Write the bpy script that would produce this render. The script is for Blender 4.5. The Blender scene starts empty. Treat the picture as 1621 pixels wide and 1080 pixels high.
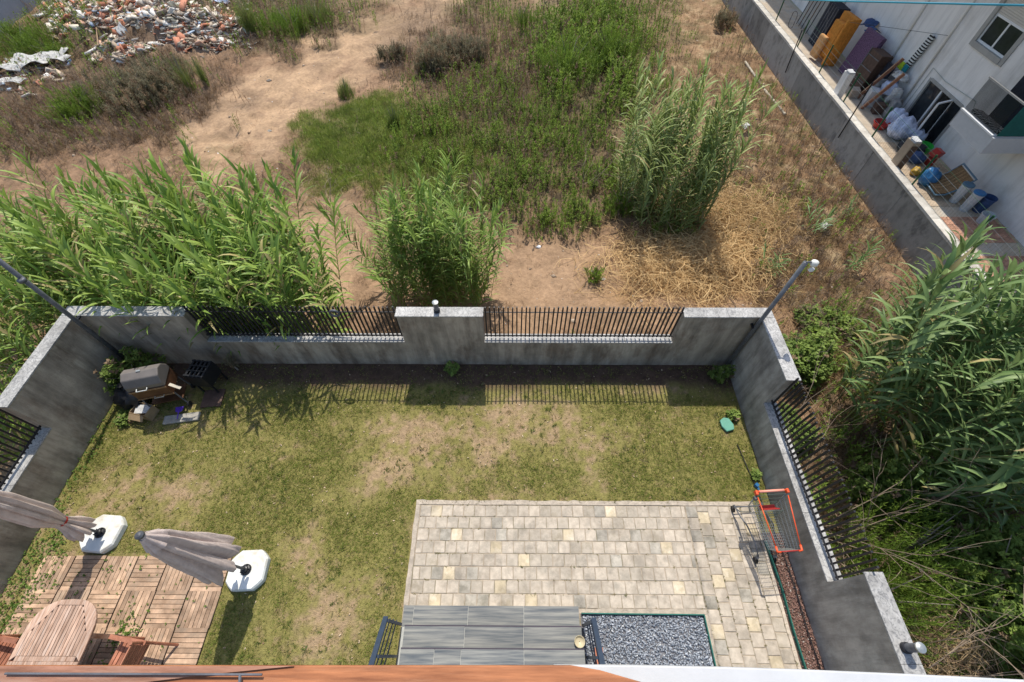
import bpy, bmesh, math, random
import numpy as np
from mathutils import Vector, Matrix, Euler
R_ = math.radians
random.seed(7); rng = np.random.default_rng(7)
S = bpy.context.scene; C = S.collection
# ------------------------------------------------------------------ camera, sky, sun
CAMH = 8.2; FPX = 706.15; PITCH = R_(35.194); YAW = R_(0.498); ROLL = R_(-0.238)
F = np.array([0, math.sin(PITCH), -math.cos(PITCH)]); U = np.array([0, math.cos(PITCH), math.sin(PITCH)]); X_ = np.array([1., 0, 0])
_M = np.array([[math.cos(YAW), -math.sin(YAW), 0], [math.sin(YAW), math.cos(YAW), 0], [0, 0, 1]])
F, U, X_ = _M @ F, _M @ U, _M @ X_
RX = X_ * math.cos(ROLL) + U * math.sin(ROLL); UX = -X_ * math.sin(ROLL) + U * math.cos(ROLL)
cd = bpy.data.cameras.new('camera'); cam = bpy.data.objects.new('camera', cd); C.objects.link(cam); S.camera = cam
cd.sensor_width = 36; cd.lens = FPX / 1621 * 36; cd.clip_start = .05; cd.clip_end = 1000
cam.matrix_world = Matrix(((RX[0], UX[0], -F[0], 0), (RX[1], UX[1], -F[1], 0), (RX[2], UX[2], -F[2], CAMH), (0, 0, 0, 1)))
W = bpy.data.worlds.new('World'); S.world = W; W.use_nodes = True
nt = W.node_tree; nt.nodes.clear()
sk = nt.nodes.new('ShaderNodeTexSky'); sk.sky_type = 'NISHITA'; sk.sun_disc = False
sk.sun_elevation = R_(60); sk.sun_rotation = R_(0); sk.air_density = 1.2; sk.dust_density = 1.5; sk.ozone_density = 1
bg = nt.nodes.new('ShaderNodeBackground'); bg.inputs['Strength'].default_value = .14
wo = nt.nodes.new('ShaderNodeOutputWorld'); nt.links.new(sk.outputs[0], bg.inputs[0]); nt.links.new(bg.outputs[0], wo.inputs[0])
sl = bpy.data.lights.new('sun', 'SUN'); sl.energy = 4.1; sl.angle = R_(.5); sl.color = (1, .945, .84)
so = bpy.data.objects.new('sun', sl); C.objects.link(so)
so.rotation_euler = Vector((0, math.cos(R_(60)), math.sin(R_(60)))).to_track_quat('Z', 'Y').to_euler()
S.view_settings.view_transform = 'Standard'; S.view_settings.look = 'None'; S.view_settings.exposure = .18; S.view_settings.gamma = 1
S.cycles.max_bounces = 6; S.cycles.transparent_max_bounces = 6

def ray(px, py): return F + (px - 810.5) / FPX * RX + (540 - py) / FPX * UX
def at(px, py, z=0.):
    d = ray(px, py); return Vector(np.array([0, 0, CAMH]) + (z - CAMH) / d[2] * d)
def atX(px, py, X):
    d = ray(px, py); return Vector(np.array([0, 0, CAMH]) + X / d[0] * d)
def project(P):                                   # (n,3) -> photo coordinates of ground points, for the land-cover map
    d = P - np.array([0, 0, CAMH]); w = d @ F; w = np.where(w < .05, .05, w)
    return 810.5 + FPX * (d @ RX) / w, 540 - FPX * (d @ UX) / w
def unproject(px, py, z):
    d = F[None] + ((px - 810.5) / FPX)[:, None] * RX[None] + ((540 - py) / FPX)[:, None] * UX[None]
    return np.array([0, 0, CAMH])[None] + ((z - CAMH) / d[:, 2])[:, None] * d

# ------------------------------------------------------------------ noise
def vnoise(x, y, s, seed=0):
    x = np.asarray(x, float) / s + seed * 17.3; y = np.asarray(y, float) / s - seed * 9.1
    xi = np.floor(x).astype(np.int64); yi = np.floor(y).astype(np.int64); fx = x - xi; fy = y - yi
    fx = fx * fx * (3 - 2 * fx); fy = fy * fy * (3 - 2 * fy)
    def h(a, b):
        n = (a * 374761393 + b * 668265263 + seed * 974711) & 0xffffffff
        n = ((n ^ (n >> 13)) * 1274126177) & 0xffffffff
        return ((n ^ (n >> 16)) & 0xffff) / 65535.
    return (h(xi, yi) * (1 - fx) + h(xi + 1, yi) * fx) * (1 - fy) + (h(xi, yi + 1) * (1 - fx) + h(xi + 1, yi + 1) * fx) * fy
def fbm(x, y, s, seed=0, o=4):
    t = 0; a = .5; n = 0
    for i in range(o): t = t + a * vnoise(x, y, s / 2 ** i, seed + i); n += a; a *= .55
    return t / n
def sstep(a, b, x): t = np.clip((x - a) / (b - a), 0, 1); return t * t * (3 - 2 * t)

# ------------------------------------------------------------------ materials
def _n(t, k, **kw):
    n = t.nodes.new(k)
    for a, b in kw.items(): setattr(n, a, b)
    return n
def mat(name, c, rough=.7, var=.15, scale=6, bump=.0, bscale=60, metal=0, c2=None, spec=.3, stretch=None, detail=6, rings=None, c3=None, s3=1., alpha=None, trans=0, stain=None):
    m = bpy.data.materials.new(name); m.use_nodes = True; t = m.node_tree; t.nodes.clear(); L = t.links.new
    o = _n(t, 'ShaderNodeOutputMaterial'); p = _n(t, 'ShaderNodeBsdfPrincipled'); L(p.outputs[0], o.inputs[0])
    p.inputs['Roughness'].default_value = rough; p.inputs['Metallic'].default_value = metal; p.inputs['Specular IOR Level'].default_value = spec
    tc = _n(t, 'ShaderNodeTexCoord'); mp = _n(t, 'ShaderNodeMapping'); L(tc.outputs['Object'], mp.inputs[0])
    if stretch: mp.inputs['Scale'].default_value = stretch
    oi = _n(t, 'ShaderNodeObjectInfo'); sc = _n(t, 'ShaderNodeVectorMath', operation='ADD'); L(mp.outputs[0], sc.inputs[0])
    mu = _n(t, 'ShaderNodeMath', operation='MULTIPLY'); mu.inputs[1].default_value = 31.7; L(oi.outputs['Random'], mu.inputs[0]); L(mu.outputs[0], sc.inputs[1])
    no = _n(t, 'ShaderNodeTexNoise'); no.inputs['Scale'].default_value = scale; no.inputs['Detail'].default_value = detail; no.inputs['Roughness'].default_value = .62
    L(sc.outputs[0], no.inputs['Vector'])
    cr = _n(t, 'ShaderNodeValToRGB'); cr.color_ramp.elements[0].position = .32; cr.color_ramp.elements[1].position = .68
    a = tuple(max(0, v * (1 - var)) for v in c); b = tuple(v * (1 + var) for v in (c2 or c))
    cr.color_ramp.elements[0].color = (*a, 1); cr.color_ramp.elements[1].color = (*b, 1)
    L(no.outputs['Fac'], cr.inputs[0]); col = cr.outputs[0]
    if c3:
        n3 = _n(t, 'ShaderNodeTexNoise'); n3.inputs['Scale'].default_value = s3; n3.inputs['Detail'].default_value = 8; n3.inputs['Roughness'].default_value = .7; L(sc.outputs[0], n3.inputs['Vector'])
        r3 = _n(t, 'ShaderNodeValToRGB'); r3.color_ramp.elements[0].position = .5; r3.color_ramp.elements[1].position = .66; L(n3.outputs['Fac'], r3.inputs[0])
        mx = _n(t, 'ShaderNodeMix', data_type='RGBA'); L(r3.outputs[0], mx.inputs[0]); L(col, mx.inputs[6]); mx.inputs[7].default_value = (*c3, 1); col = mx.outputs[2]
    if stain:                                          # weathering that runs over neighbouring pieces: world-space streaks and blotches
        for (vec, lo, w0, w1) in stain:
            ge = _n(t, 'ShaderNodeNewGeometry'); mq = _n(t, 'ShaderNodeMapping'); mq.inputs['Scale'].default_value = vec; L(ge.outputs['Position'], mq.inputs[0])
            nq = _n(t, 'ShaderNodeTexNoise'); nq.inputs['Scale'].default_value = 1; nq.inputs['Detail'].default_value = 7; nq.inputs['Roughness'].default_value = .68; L(mq.outputs[0], nq.inputs['Vector'])
            mr0 = _n(t, 'ShaderNodeMapRange'); mr0.inputs[1].default_value = w0; mr0.inputs[2].default_value = w1; mr0.inputs[3].default_value = lo; mr0.inputs[4].default_value = 1.06; L(nq.outputs[0], mr0.inputs[0])
            vm = _n(t, 'ShaderNodeVectorMath', operation='SCALE'); L(col, vm.inputs[0]); L(mr0.outputs[0], vm.inputs['Scale']); col = vm.outputs[0]
    # each object's own slight tone
    hv = _n(t, 'ShaderNodeHueSaturation'); mr = _n(t, 'ShaderNodeMapRange'); mr.inputs[3].default_value = 1 - var * .8; mr.inputs[4].default_value = 1 + var * .8
    L(oi.outputs['Random'], mr.inputs[0]); L(mr.outputs[0], hv.inputs['Value']); L(col, hv.inputs['Color']); L(hv.outputs[0], p.inputs['Base Color'])
    if bump:
        nb = _n(t, 'ShaderNodeTexNoise'); nb.inputs['Scale'].default_value = bscale; nb.inputs['Detail'].default_value = 5; L(sc.outputs[0], nb.inputs['Vector'])
        bp = _n(t, 'ShaderNodeBump'); bp.inputs['Strength'].default_value = bump; bp.inputs['Distance'].default_value = .02; L(nb.outputs[0], bp.inputs['Height']); L(bp.outputs[0], p.inputs['Normal'])
    if trans: p.inputs['Transmission Weight'].default_value = trans
    if alpha is not None: p.inputs['Alpha'].default_value = alpha
    return m
def colmat(name, rough=.6, trans=0., bump=0., bscale=80, gain=.25, nscale=25, spec=.25):
    m = bpy.data.materials.new(name); m.use_nodes = True; t = m.node_tree; t.nodes.clear(); L = t.links.new
    o = _n(t, 'ShaderNodeOutputMaterial'); p = _n(t, 'ShaderNodeBsdfPrincipled'); p.inputs['Roughness'].default_value = rough; p.inputs['Specular IOR Level'].default_value = spec
    at_ = _n(t, 'ShaderNodeAttribute'); at_.attribute_name = 'Col'
    tc = _n(t, 'ShaderNodeTexCoord'); no = _n(t, 'ShaderNodeTexNoise'); no.inputs['Scale'].default_value = nscale; no.inputs['Detail'].default_value = 6; no.inputs['Roughness'].default_value = .7; L(tc.outputs['Object'], no.inputs['Vector'])
    mr = _n(t, 'ShaderNodeMapRange'); mr.inputs[1].default_value = .3; mr.inputs[2].default_value = .7; mr.inputs[3].default_value = 1 - gain; mr.inputs[4].default_value = 1 + gain; L(no.outputs[0], mr.inputs[0])
    oi = _n(t, 'ShaderNodeObjectInfo'); m2 = _n(t, 'ShaderNodeMapRange'); m2.inputs[3].default_value = .85; m2.inputs[4].default_value = 1.15; L(oi.outputs['Random'], m2.inputs[0])
    mm = _n(t, 'ShaderNodeMath', operation='MULTIPLY'); L(mr.outputs[0], mm.inputs[0]); L(m2.outputs[0], mm.inputs[1])
    hv = _n(t, 'ShaderNodeVectorMath', operation='SCALE'); L(at_.outputs['Color'], hv.inputs[0]); L(mm.outputs[0], hv.inputs['Scale']); L(hv.outputs[0], p.inputs['Base Color'])
    if bump:
        nb = _n(t, 'ShaderNodeTexNoise'); nb.inputs['Scale'].default_value = bscale; nb.inputs['Detail'].default_value = 6; L(tc.outputs['Object'], nb.inputs['Vector'])
        bp = _n(t, 'ShaderNodeBump'); bp.inputs['Strength'].default_value = bump; bp.inputs['Distance'].default_value = .03; L(nb.outputs[0], bp.inputs['Height']); L(bp.outputs[0], p.inputs['Normal'])
    if trans:
        tr = _n(t, 'ShaderNodeBsdfTranslucent'); L(hv.outputs[0], tr.inputs[0]); mx = _n(t, 'ShaderNodeMixShader'); mx.inputs[0].default_value = trans
        L(p.outputs[0], mx.inputs[1]); L(tr.outputs[0], mx.inputs[2]); L(mx.outputs[0], o.inputs[0])
    else: L(p.outputs[0], o.inputs[0])
    return m
def marble(name):
    m = mat(name, (.36, .35, .335), .55, .14, 14, .05, 90, c2=(.43, .42, .405), stain=[((2.5, 2.5, 2.5), .75, .36, .55)]); t = m.node_tree; L = t.links.new
    p = next(n for n in t.nodes if n.type == 'BSDF_PRINCIPLED'); src = p.inputs['Base Color'].links[0].from_socket
    tc = next(n for n in t.nodes if n.type == 'TEX_COORD')
    w = _n(t, 'ShaderNodeTexWave'); w.inputs['Scale'].default_value = 3.2; w.inputs['Distortion'].default_value = 22; w.inputs['Detail'].default_value = 5; w.inputs['Detail Scale'].default_value = 2.2
    L(tc.outputs['Object'], w.inputs[0]); r = _n(t, 'ShaderNodeValToRGB'); r.color_ramp.elements[0].color = (.52, .53, .56, 1); r.color_ramp.elements[1].color = (1, 1, 1, 1); r.color_ramp.elements[1].position = .35
    L(w.outputs[0], r.inputs[0]); mx = _n(t, 'ShaderNodeMix', data_type='RGBA', blend_type='MULTIPLY'); mx.inputs[0].default_value = .8
    L(src, mx.inputs[6]); L(r.outputs[0], mx.inputs[7]); L(mx.outputs[2], p.inputs['Base Color']); return m
M = dict(
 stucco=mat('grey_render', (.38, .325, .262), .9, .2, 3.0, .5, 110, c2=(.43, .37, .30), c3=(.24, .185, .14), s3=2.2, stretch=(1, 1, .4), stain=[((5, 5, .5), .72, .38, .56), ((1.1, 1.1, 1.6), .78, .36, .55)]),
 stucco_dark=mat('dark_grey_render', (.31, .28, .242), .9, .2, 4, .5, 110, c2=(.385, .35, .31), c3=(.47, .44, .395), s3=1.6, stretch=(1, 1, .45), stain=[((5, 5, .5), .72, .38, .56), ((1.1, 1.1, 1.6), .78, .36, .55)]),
 marble=marble('veined_marble'),
 black=mat('black_painted_steel', (.022, .022, .027), .5, .2, 20, .05),
 greysteel=mat('weathered_galvanised_steel', (.12, .125, .14), .5, .3, 8, .1, metal=.3),
 paver=mat('concrete_paver', (.42, .355, .28), .9, .10, 9, .3, 90, c2=(.48, .415, .335), c3=(.33, .29, .235), s3=3.5, stain=[((1.3, 1.3, 1.3), .80, .36, .52), ((7, 7, 7), .86, .34, .5)]),
 paver_b=mat('warm_concrete_paver', (.41, .355, .285), .9, .14, 9, .3, 90, c3=(.33, .28, .21), s3=4, stain=[((1.3, 1.3, 1.3), .80, .36, .52), ((7, 7, 7), .86, .34, .5)]), paver_c=mat('stained_concrete_paver', (.36, .325, .27), .9, .2, 7, .3, 90, c3=(.22, .2, .16), s3=4, stain=[((1.3, 1.3, 1.3), .80, .36, .52), ((7, 7, 7), .86, .34, .5)]),
 paver_y=mat('yellow_concrete_paver', (.50, .415, .285), .9, .18, 7, .3, 90, c3=(.62, .54, .42), s3=4, stain=[((1.3, 1.3, 1.3), .80, .36, .52), ((7, 7, 7), .86, .34, .5)]),
 mortar=mat('sandy_mortar', (.40, .33, .25), .95, .25, 9, .4, 70, c3=(.22, .2, .13), s3=4),
 kerb=mat('rough_cement_kerb', (.47, .40, .32), .95, .22, 12, .6, 50),
 deck=mat('weathered_teak', (.32, .205, .13), .8, .3, 3.5, .15, 70, c2=(.43, .29, .195), stretch=(1, 1, 1), c3=(.33, .24, .17), s3=2.5, stain=[((1.3, 1.3, 1.3), .80, .36, .52), ((7, 7, 7), .86, .34, .5)]),
 deckdark=mat('dark_deck_base', (.06, .045, .035), .9, .3, 10),
 teak=mat('oiled_teak', (.36, .20, .125), .6, .25, 3, .1, 50, c2=(.52, .36, .27), stretch=(14, 1.2, 1), c3=(.5, .38, .31), s3=2),
 teak_red=mat('red_teak', (.27, .10, .055), .55, .25, 6, .1, 60, c2=(.36, .15, .09)),
 plastic=mat('white_plastic', (.72, .73, .70), .5, .06, 5, .03, c3=(.52, .46, .36), s3=2.0),
 blackpl=mat('black_plastic', (.02, .02, .022), .35, .2, 15),
 fabric=mat('mauve_canvas', (.54, .44, .405), .95, .1, 9, .3, 120, c2=(.60, .50, .46)),
 fabric2=mat('taupe_canvas', (.57, .46, .40), .95, .1, 7, .2, 200, c2=(.63, .52, .46)),
 red=mat('red_plastic', (.42, .035, .03), .4, .1, 12), orange=mat('orange_red_plastic', (.75, .10, .03), .4, .1, 12),
 chrome=mat('zinc_wire', (.42, .44, .43), .38, .15, 20, metal=.7), greentarn=mat('tarnished_wire', (.18, .24, .21), .5, .2, 20, metal=.4),
 tile=mat('slate_look_tile', (.095, .11, .125), .5, .14, 2.0, .06, 40, c2=(.25, .245, .22), stretch=(.6, 11, 1), detail=4),
 rail=mat('anthracite_steel', (.028, .045, .075), .4, .15, 12),
 nosing=mat('dark_step_nosing', (.055, .045, .06), .6, .15, 9), grout=mat('pale_grout', (.40, .40, .37), .9, .1, 9),
 greenedge=mat('green_plastic_edging', (.02, .13, .10), .5, .15, 12),
 terracotta=mat('orange_varnished_wood', (.27, .095, .04), .6, .25, 5, .06, 60, c2=(.36, .14, .06), stretch=(1.2, 16, 1), c3=(.36, .17, .09), s3=1.5),
 pinkreflection=mat('dusty_reflection_on_wood', (.33, .15, .09), .6, .25, 7, .06, 60, c2=(.42, .21, .14), stretch=(1.2, 9, 1), c3=(.44, .27, .2), s3=3),  # paler pink tone paints a dusty reflection on the balcony cap
 white=mat('white_paint', (.50, .51, .53), .6, .05, 9, .05),
 housewall=mat('white_house_render', (.76, .735, .71), .9, .04, 1.2, .1, 120, c3=(.66, .63, .59), s3=.8, stain=[((2.5, 2.5, .3), .86, .36, .52)]),
 housegrey=mat('grey_window_trim', (.36, .35, .33), .8, .1, 5),
 clearglass=mat('clear_dark_glass', (.02, .03, .035), .1, .1, 3, alpha=.4), glass=mat('dark_glass', (.03, .035, .04), .08, .3, 3, spec=.6), shutter=mat('beige_roller_shutter', (.60, .56, .50), .6, .06, 5),
 whiteframe=mat('white_aluminium', (.74, .75, .76), .4, .04, 5),
 conc=mat('stained_concrete', (.25, .235, .215), .95, .3, 1.6, .5, 60, c2=(.34, .32, .295), c3=(.17, .16, .15), s3=1.6, stretch=(1, 1, .7)),
 conclight=mat('pale_cement_capping', (.55, .52, .47), .9, .15, 5, .4, 50, c3=(.42, .38, .33), s3=3),
 terrace=mat('pale_terrace_cement', (.40, .335, .26), .9, .15, 3, .2, 60, c3=(.36, .34, .31), s3=1.4),
 slab=mat('terrace_slab', (.42, .33, .24), .9, .16, 3, .3, 60), brickred=mat('terracotta_tile', (.40, .22, .15), .85, .22, 8, .3, 60),
 brick=mat('hollow_brick', (.42, .16, .09), .9, .25, 10, .3), darkgreen=mat('green_coated_steel', (.012, .085, .035), .45, .15, 12),
 pipe=mat('cream_pipe', (.50, .45, .36), .7, .15, 6), rope=mat('pale_wire', (.35, .38, .34), .6, .1, 10),
 rubber=mat('black_rubber_hose', (.015, .015, .017), .5, .2, 12), cardboard=mat('brown_cardboard', (.34, .24, .14), .9, .15, 8),
 stone=mat('pale_stone', (.42, .39, .34), .9, .2, 8, .4, 40), plank=mat('raw_timber', (.48, .33, .2), .85, .2, 5, .2, stretch=(1, 8, 8)),
 oldwood=mat('grey_old_timber', (.30, .26, .22), .9, .2, 5, .3, stretch=(1, 8, 8)),
 bbqlid=mat('charcoal_enamel_hood', (.16, .142, .13), .4, .12, 5), bbqwood=mat('brown_varnished_panel', (.13, .06, .03), .5, .25, 6),
 purple=mat('purple_plastic', (.12, .05, .40), .4, .1, 9), mint=mat('mint_plastic', (.13, .36, .27), .5, .1, 9), blue=mat('blue_plastic', (.035, .15, .33), .4, .12, 9),
 sofaor=mat('orange_upholstery', (.50, .20, .035), .95, .22, 9, .3, 80), sofalt=mat('orange_seat_cloth', (.55, .29, .12), .95, .2, 9, .2), mattress=mat('purple_patterned_ticking', (.055, .03, .065), .95, .5, 28, .2, c2=(.12, .07, .12)),
 darkcloth=mat('dark_cloth', (.03, .033, .045), .95, .4, 9), navy=mat('navy_cloth', (.04, .07, .16), .95, .3, 9), lime=mat('lime_cloth', (.35, .5, .03), .9, .15, 9), teal=mat('teal_cloth', (.02, .22, .27), .9, .2, 9),
 bluebag=mat('pale_blue_laundry', (.34, .40, .54), .9, .2, 6, .5, 20, c2=(.48, .53, .66)), whitecloth=mat('crumpled_white_sheet', (.56, .55, .53), .9, .25, 10, .7, 25), green=mat('bright_green_plastic', (.03, .42, .05), .4, .1, 9),
 wicker=mat('wicker', (.30, .18, .09), .85, .4, 25, .5, 60), netgreen=mat('green_balcony_screen', (.012, .11, .10), .7, .15, 9), cable=mat('turquoise_line', (.05, .30, .42), .6, .1, 5),
 bluegrey=mat('blue_grey_wall_paint', (.24, .27, .33), .85, .08, 2, .2, 40), soap=mat('grey_stone_sheet', (.25, .25, .25), .8, .2, 6, .3), yellow=mat('yellow_plastic', (.45, .28, .04), .5, .1, 9),
 brownwood=mat('dark_brown_board', (.10, .06, .045), .7, .3, 8), brass=mat('beige_enamel_bowl', (.52, .45, .30), .35, .1, 9), bluepipe=mat('blue_grey_tube', (.09, .16, .22), .5, .15, 9),
 leaf=colmat('reed_leaf', .48, .28, gain=.12, nscale=4, spec=.35), stem=colmat('cane_stem', .6, 0, gain=.2, nscale=9), veg=colmat('weed_leaf', .65, .32, gain=.15, nscale=5),
 ground=colmat('bare_earth', .95, 0, .8, 26, .28, 7), lawn=colmat('lawn_soil', .95, 0, .7, 45, .32, 16), bits=colmat('rubble_pieces', .85, 0, .3, 30, .15, 12),
)
# zebra cloth
def striped(name, a, b, sc=14, dist=3, d='DIAGONAL'):
    m = mat(name, a, .9, .05, 5); t = m.node_tree; L = t.links.new; p = next(n for n in t.nodes if n.type == 'BSDF_PRINCIPLED'); tc = next(n for n in t.nodes if n.type == 'TEX_COORD')
    w = _n(t, 'ShaderNodeTexWave', bands_direction=d); w.inputs['Scale'].default_value = sc; w.inputs['Distortion'].default_value = dist; w.inputs['Detail'].default_value = 2; L(tc.outputs['Object'], w.inputs[0])
    r = _n(t, 'ShaderNodeValToRGB'); r.color_ramp.elements[0].position = .45; r.color_ramp.elements[1].position = .55; r.color_ramp.elements[0].color = (*a, 1); r.color_ramp.elements[1].color = (*b, 1)
    L(w.outputs[0], r.inputs[0]); L(r.outputs[0], p.inputs['Base Color']); return m
M['zebra'] = striped('zebra_cloth', (.03, .03, .035), (.55, .53, .5), 7, 9); M['bw'] = striped('black_white_cloth', (.02, .02, .025), (.6, .62, .6), 3.5, 2, 'Z')

# ------------------------------------------------------------------ builders
class MB:
    def __init__(s): s.v = []; s.f = []
    def add(s, vs, fs): o = len(s.v); s.v += [tuple(v) for v in vs]; s.f += [tuple(i + o for i in f) for f in fs]; return s
    def box(s, x0, x1, y0, y1, z0, z1, rot=None, c=None):
        vs = [Vector((x, y, z)) for z in (z0, z1) for y in (y0, y1) for x in (x0, x1)]
        if rot is not None:
            c = Vector(c) if c is not None else Vector(((x0 + x1) / 2, (y0 + y1) / 2, (z0 + z1) / 2)); e = Euler(rot).to_matrix(); vs = [e @ (v - c) + c for v in vs]
        return s.add(vs, [(0, 2, 3, 1), (4, 5, 7, 6), (0, 1, 5, 4), (2, 6, 7, 3), (0, 4, 6, 2), (1, 3, 7, 5)])
    def tube(s, pts, r, n=6, r2=None, cap=True):
        pts = [Vector(p) for p in pts]; k = len(pts); r2 = r if r2 is None else r2; o = len(s.v); up = None
        for i, p in enumerate(pts):
            d = (pts[min(i + 1, k - 1)] - pts[max(i - 1, 0)]).normalized()
            if up is None: up = Vector((0, 0, 1)) if abs(d.z) < .9 else Vector((1, 0, 0))
            a = d.cross(up).normalized(); b = a.cross(d).normalized(); up = b; rr = r + (r2 - r) * i / max(1, k - 1)
            for j in range(n): an = 2 * math.pi * j / n; s.v.append(tuple(p + a * math.cos(an) * rr + b * math.sin(an) * rr))
        for i in range(k - 1):
            for j in range(n): j2 = (j + 1) % n; s.f.append((o + i * n + j, o + i * n + j2, o + (i + 1) * n + j2, o + (i + 1) * n + j))
        if cap: s.f.append(tuple(o + j for j in reversed(range(n)))); s.f.append(tuple(o + (k - 1) * n + j for j in range(n)))
        return s
    def lathe(s, prof, c=(0, 0, 0), n=20, cap=True):
        o = len(s.v); k = len(prof)
        for r, z in prof:
            for j in range(n): a = 2 * math.pi * j / n; s.v.append((c[0] + r * math.cos(a), c[1] + r * math.sin(a), c[2] + z))
        for i in range(k - 1):
            for j in range(n): j2 = (j + 1) % n; s.f.append((o + i * n + j, o + i * n + j2, o + (i + 1) * n + j2, o + (i + 1) * n + j))
        if cap: s.f.append(tuple(o + j for j in reversed(range(n)))); s.f.append(tuple(o + (k - 1) * n + j for j in range(n)))
        return s
    def prism(s, poly, z0, z1):
        n = len(poly); vs = [(x, y, z0) for x, y in poly] + [(x, y, z1) for x, y in poly]
        return s.add(vs, [tuple(reversed(range(n))), tuple(range(n, 2 * n))] + [(i, (i + 1) % n, n + (i + 1) % n, n + i) for i in range(n)])
    def mesh(s, name, off=None):
        me = bpy.data.meshes.new(name); v = s.v if off is None else [(a - off[0], b - off[1], c - off[2]) for a, b, c in s.v]
        me.from_pydata(v, [], s.f); me.update(); return me
def finish(o, m, bevel=0, smooth=False, fixn=True):
    if m: o.data.materials.append(M[m] if isinstance(m, str) else m)
    if fixn:
        b = bmesh.new(); b.from_mesh(o.data); bmesh.ops.recalc_face_normals(b, faces=b.faces); b.to_mesh(o.data); b.free()
    if smooth: o.data.polygons.foreach_set('use_smooth', [True] * len(o.data.polygons))
    if bevel:
        md = o.modifiers.new('bevel', 'BEVEL'); md.width = bevel; md.segments = 2; md.limit_method = 'ANGLE'
    return o
def tag(o, label=None, cat=None, group=None, kind=None):
    for k, v in (('label', label), ('category', cat), ('group', group), ('kind', kind)):
        if v: o[k] = v
    return o
def thing(name, label, cat, loc=(0, 0, 0), rz=0, group=None):
    o = bpy.data.objects.new(name, None); C.objects.link(o); o.location = loc; o.rotation_euler = (0, 0, rz); o.empty_display_size = .2
    return tag(o, label, cat, group)
def part(name, mb, m, parent=None, label=None, bevel=0, smooth=False, world=False, kind=None):
    off = parent.location if (world and parent) else None
    o = bpy.data.objects.new(name, mb.mesh(name, off)); C.objects.link(o)
    if parent: o.parent = parent
    finish(o, m, bevel, smooth); return tag(o, label, kind=kind)
def solo(name, mb, m, label, cat, group=None, loc=None, bevel=0, smooth=False, kind=None):     # one-mesh thing; mb in world space, origin at its base
    v = np.array(mb.v); c = loc or ((v[:, 0].min() + v[:, 0].max()) / 2, (v[:, 1].min() + v[:, 1].max()) / 2, v[:, 2].min())
    o = bpy.data.objects.new(name, mb.mesh(name, c)); o.location = c; C.objects.link(o); finish(o, m, bevel, smooth); return tag(o, label, cat, group, kind)
def struct(name, mb, m, label=None, bevel=0):
    o = bpy.data.objects.new(name, mb.mesh(name)); C.objects.link(o); finish(o, m, bevel); return tag(o, label, kind='structure')
def kids(o): return [c for c in bpy.data.objects if c.parent == o]
def np_mesh(name, V, Fc, m, col=None, smooth=False):
    me = bpy.data.meshes.new(name); k = Fc.shape[1]; me.vertices.add(len(V)); me.vertices.foreach_set('co', V.astype(np.float32).ravel())
    me.loops.add(Fc.size); me.loops.foreach_set('vertex_index', Fc.astype(np.int32).ravel()); me.polygons.add(len(Fc)); me.polygons.foreach_set('loop_start', np.arange(0, Fc.size, k, dtype=np.int32))
    if col is not None:
        a = me.color_attributes.new('Col', 'FLOAT_COLOR', 'POINT'); a.data.foreach_set('color', np.concatenate([col, np.ones((len(col), 1))], 1).astype(np.float32).ravel())
    me.update(calc_edges=True)
    if smooth: me.polygons.foreach_set('use_smooth', np.ones(len(Fc), bool))
    if m: me.materials.append(M[m])
    return me
def obj(name, me, parent=None, loc=(0, 0, 0)):
    o = bpy.data.objects.new(name, me); C.objects.link(o); o.parent = parent; o.location = loc; return o
def rotmats(n, tilt, r):
    az = r.uniform(0, 2 * np.pi, n); ta = r.uniform(0, 2 * np.pi, n); tl = np.abs(r.normal(0, tilt, n)) if np.isscalar(tilt) else tilt
    cz, sz = np.cos(az), np.sin(az); Rz = np.zeros((n, 3, 3)); Rz[:, 0, 0] = cz; Rz[:, 0, 1] = -sz; Rz[:, 1, 0] = sz; Rz[:, 1, 1] = cz; Rz[:, 2, 2] = 1
    ax = np.stack([np.cos(ta), np.sin(ta), 0 * ta], 1); K = np.zeros((n, 3, 3)); K[:, 0, 2] = ax[:, 1]; K[:, 1, 2] = -ax[:, 0]; K[:, 2, 0] = -ax[:, 1]; K[:, 2, 1] = ax[:, 0]
    T = np.eye(3)[None] + np.sin(tl)[:, None, None] * K + (1 - np.cos(tl))[:, None, None] * (K @ K); return T @ Rz
def scatter(name, protos, pos, scale, col, m, tilt=.2, seed=1, label=None, zs=None, jit=.0):
    """protos: list of (V, F); every item becomes real geometry inside one mesh"""
    r = np.random.default_rng(seed); n = len(pos); which = r.integers(0, len(protos), n); Rm = rotmats(n, tilt, r); Vs = []; Fs = []; Cs = []; o = 0
    for k, (V, Fc) in enumerate(protos):
        ix = np.where(which == k)[0]
        if not len(ix): continue
        P = V[None] * scale[ix][:, None, None]
        if zs is not None: P = P * np.stack([np.ones(len(ix)), np.ones(len(ix)), zs[ix]], 1)[:, None]
        P = np.einsum('nij,nvj->nvi', Rm[ix], P) + pos[ix][:, None]
        Vs.append(P.reshape(-1, 3)); Fs.append((Fc[None] + (np.arange(len(ix)) * len(V))[:, None, None]).reshape(-1, Fc.shape[1]) + o); o += len(ix) * len(V)
        c = np.repeat(col[ix], len(V), 0)
        if jit: c = c * (1 + r.uniform(-jit, jit, (len(c), 1)))
        Cs.append(c)
    me = np_mesh(name, np.concatenate(Vs), np.concatenate(Fs), m, np.clip(np.concatenate(Cs), 0, 1)); ob = obj(name, me)
    return tag(ob, label, kind='stuff')
def lerpc(a, b, t): return np.array(a)[None] * (1 - t)[:, None] + np.array(b)[None] * t[:, None]
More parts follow.
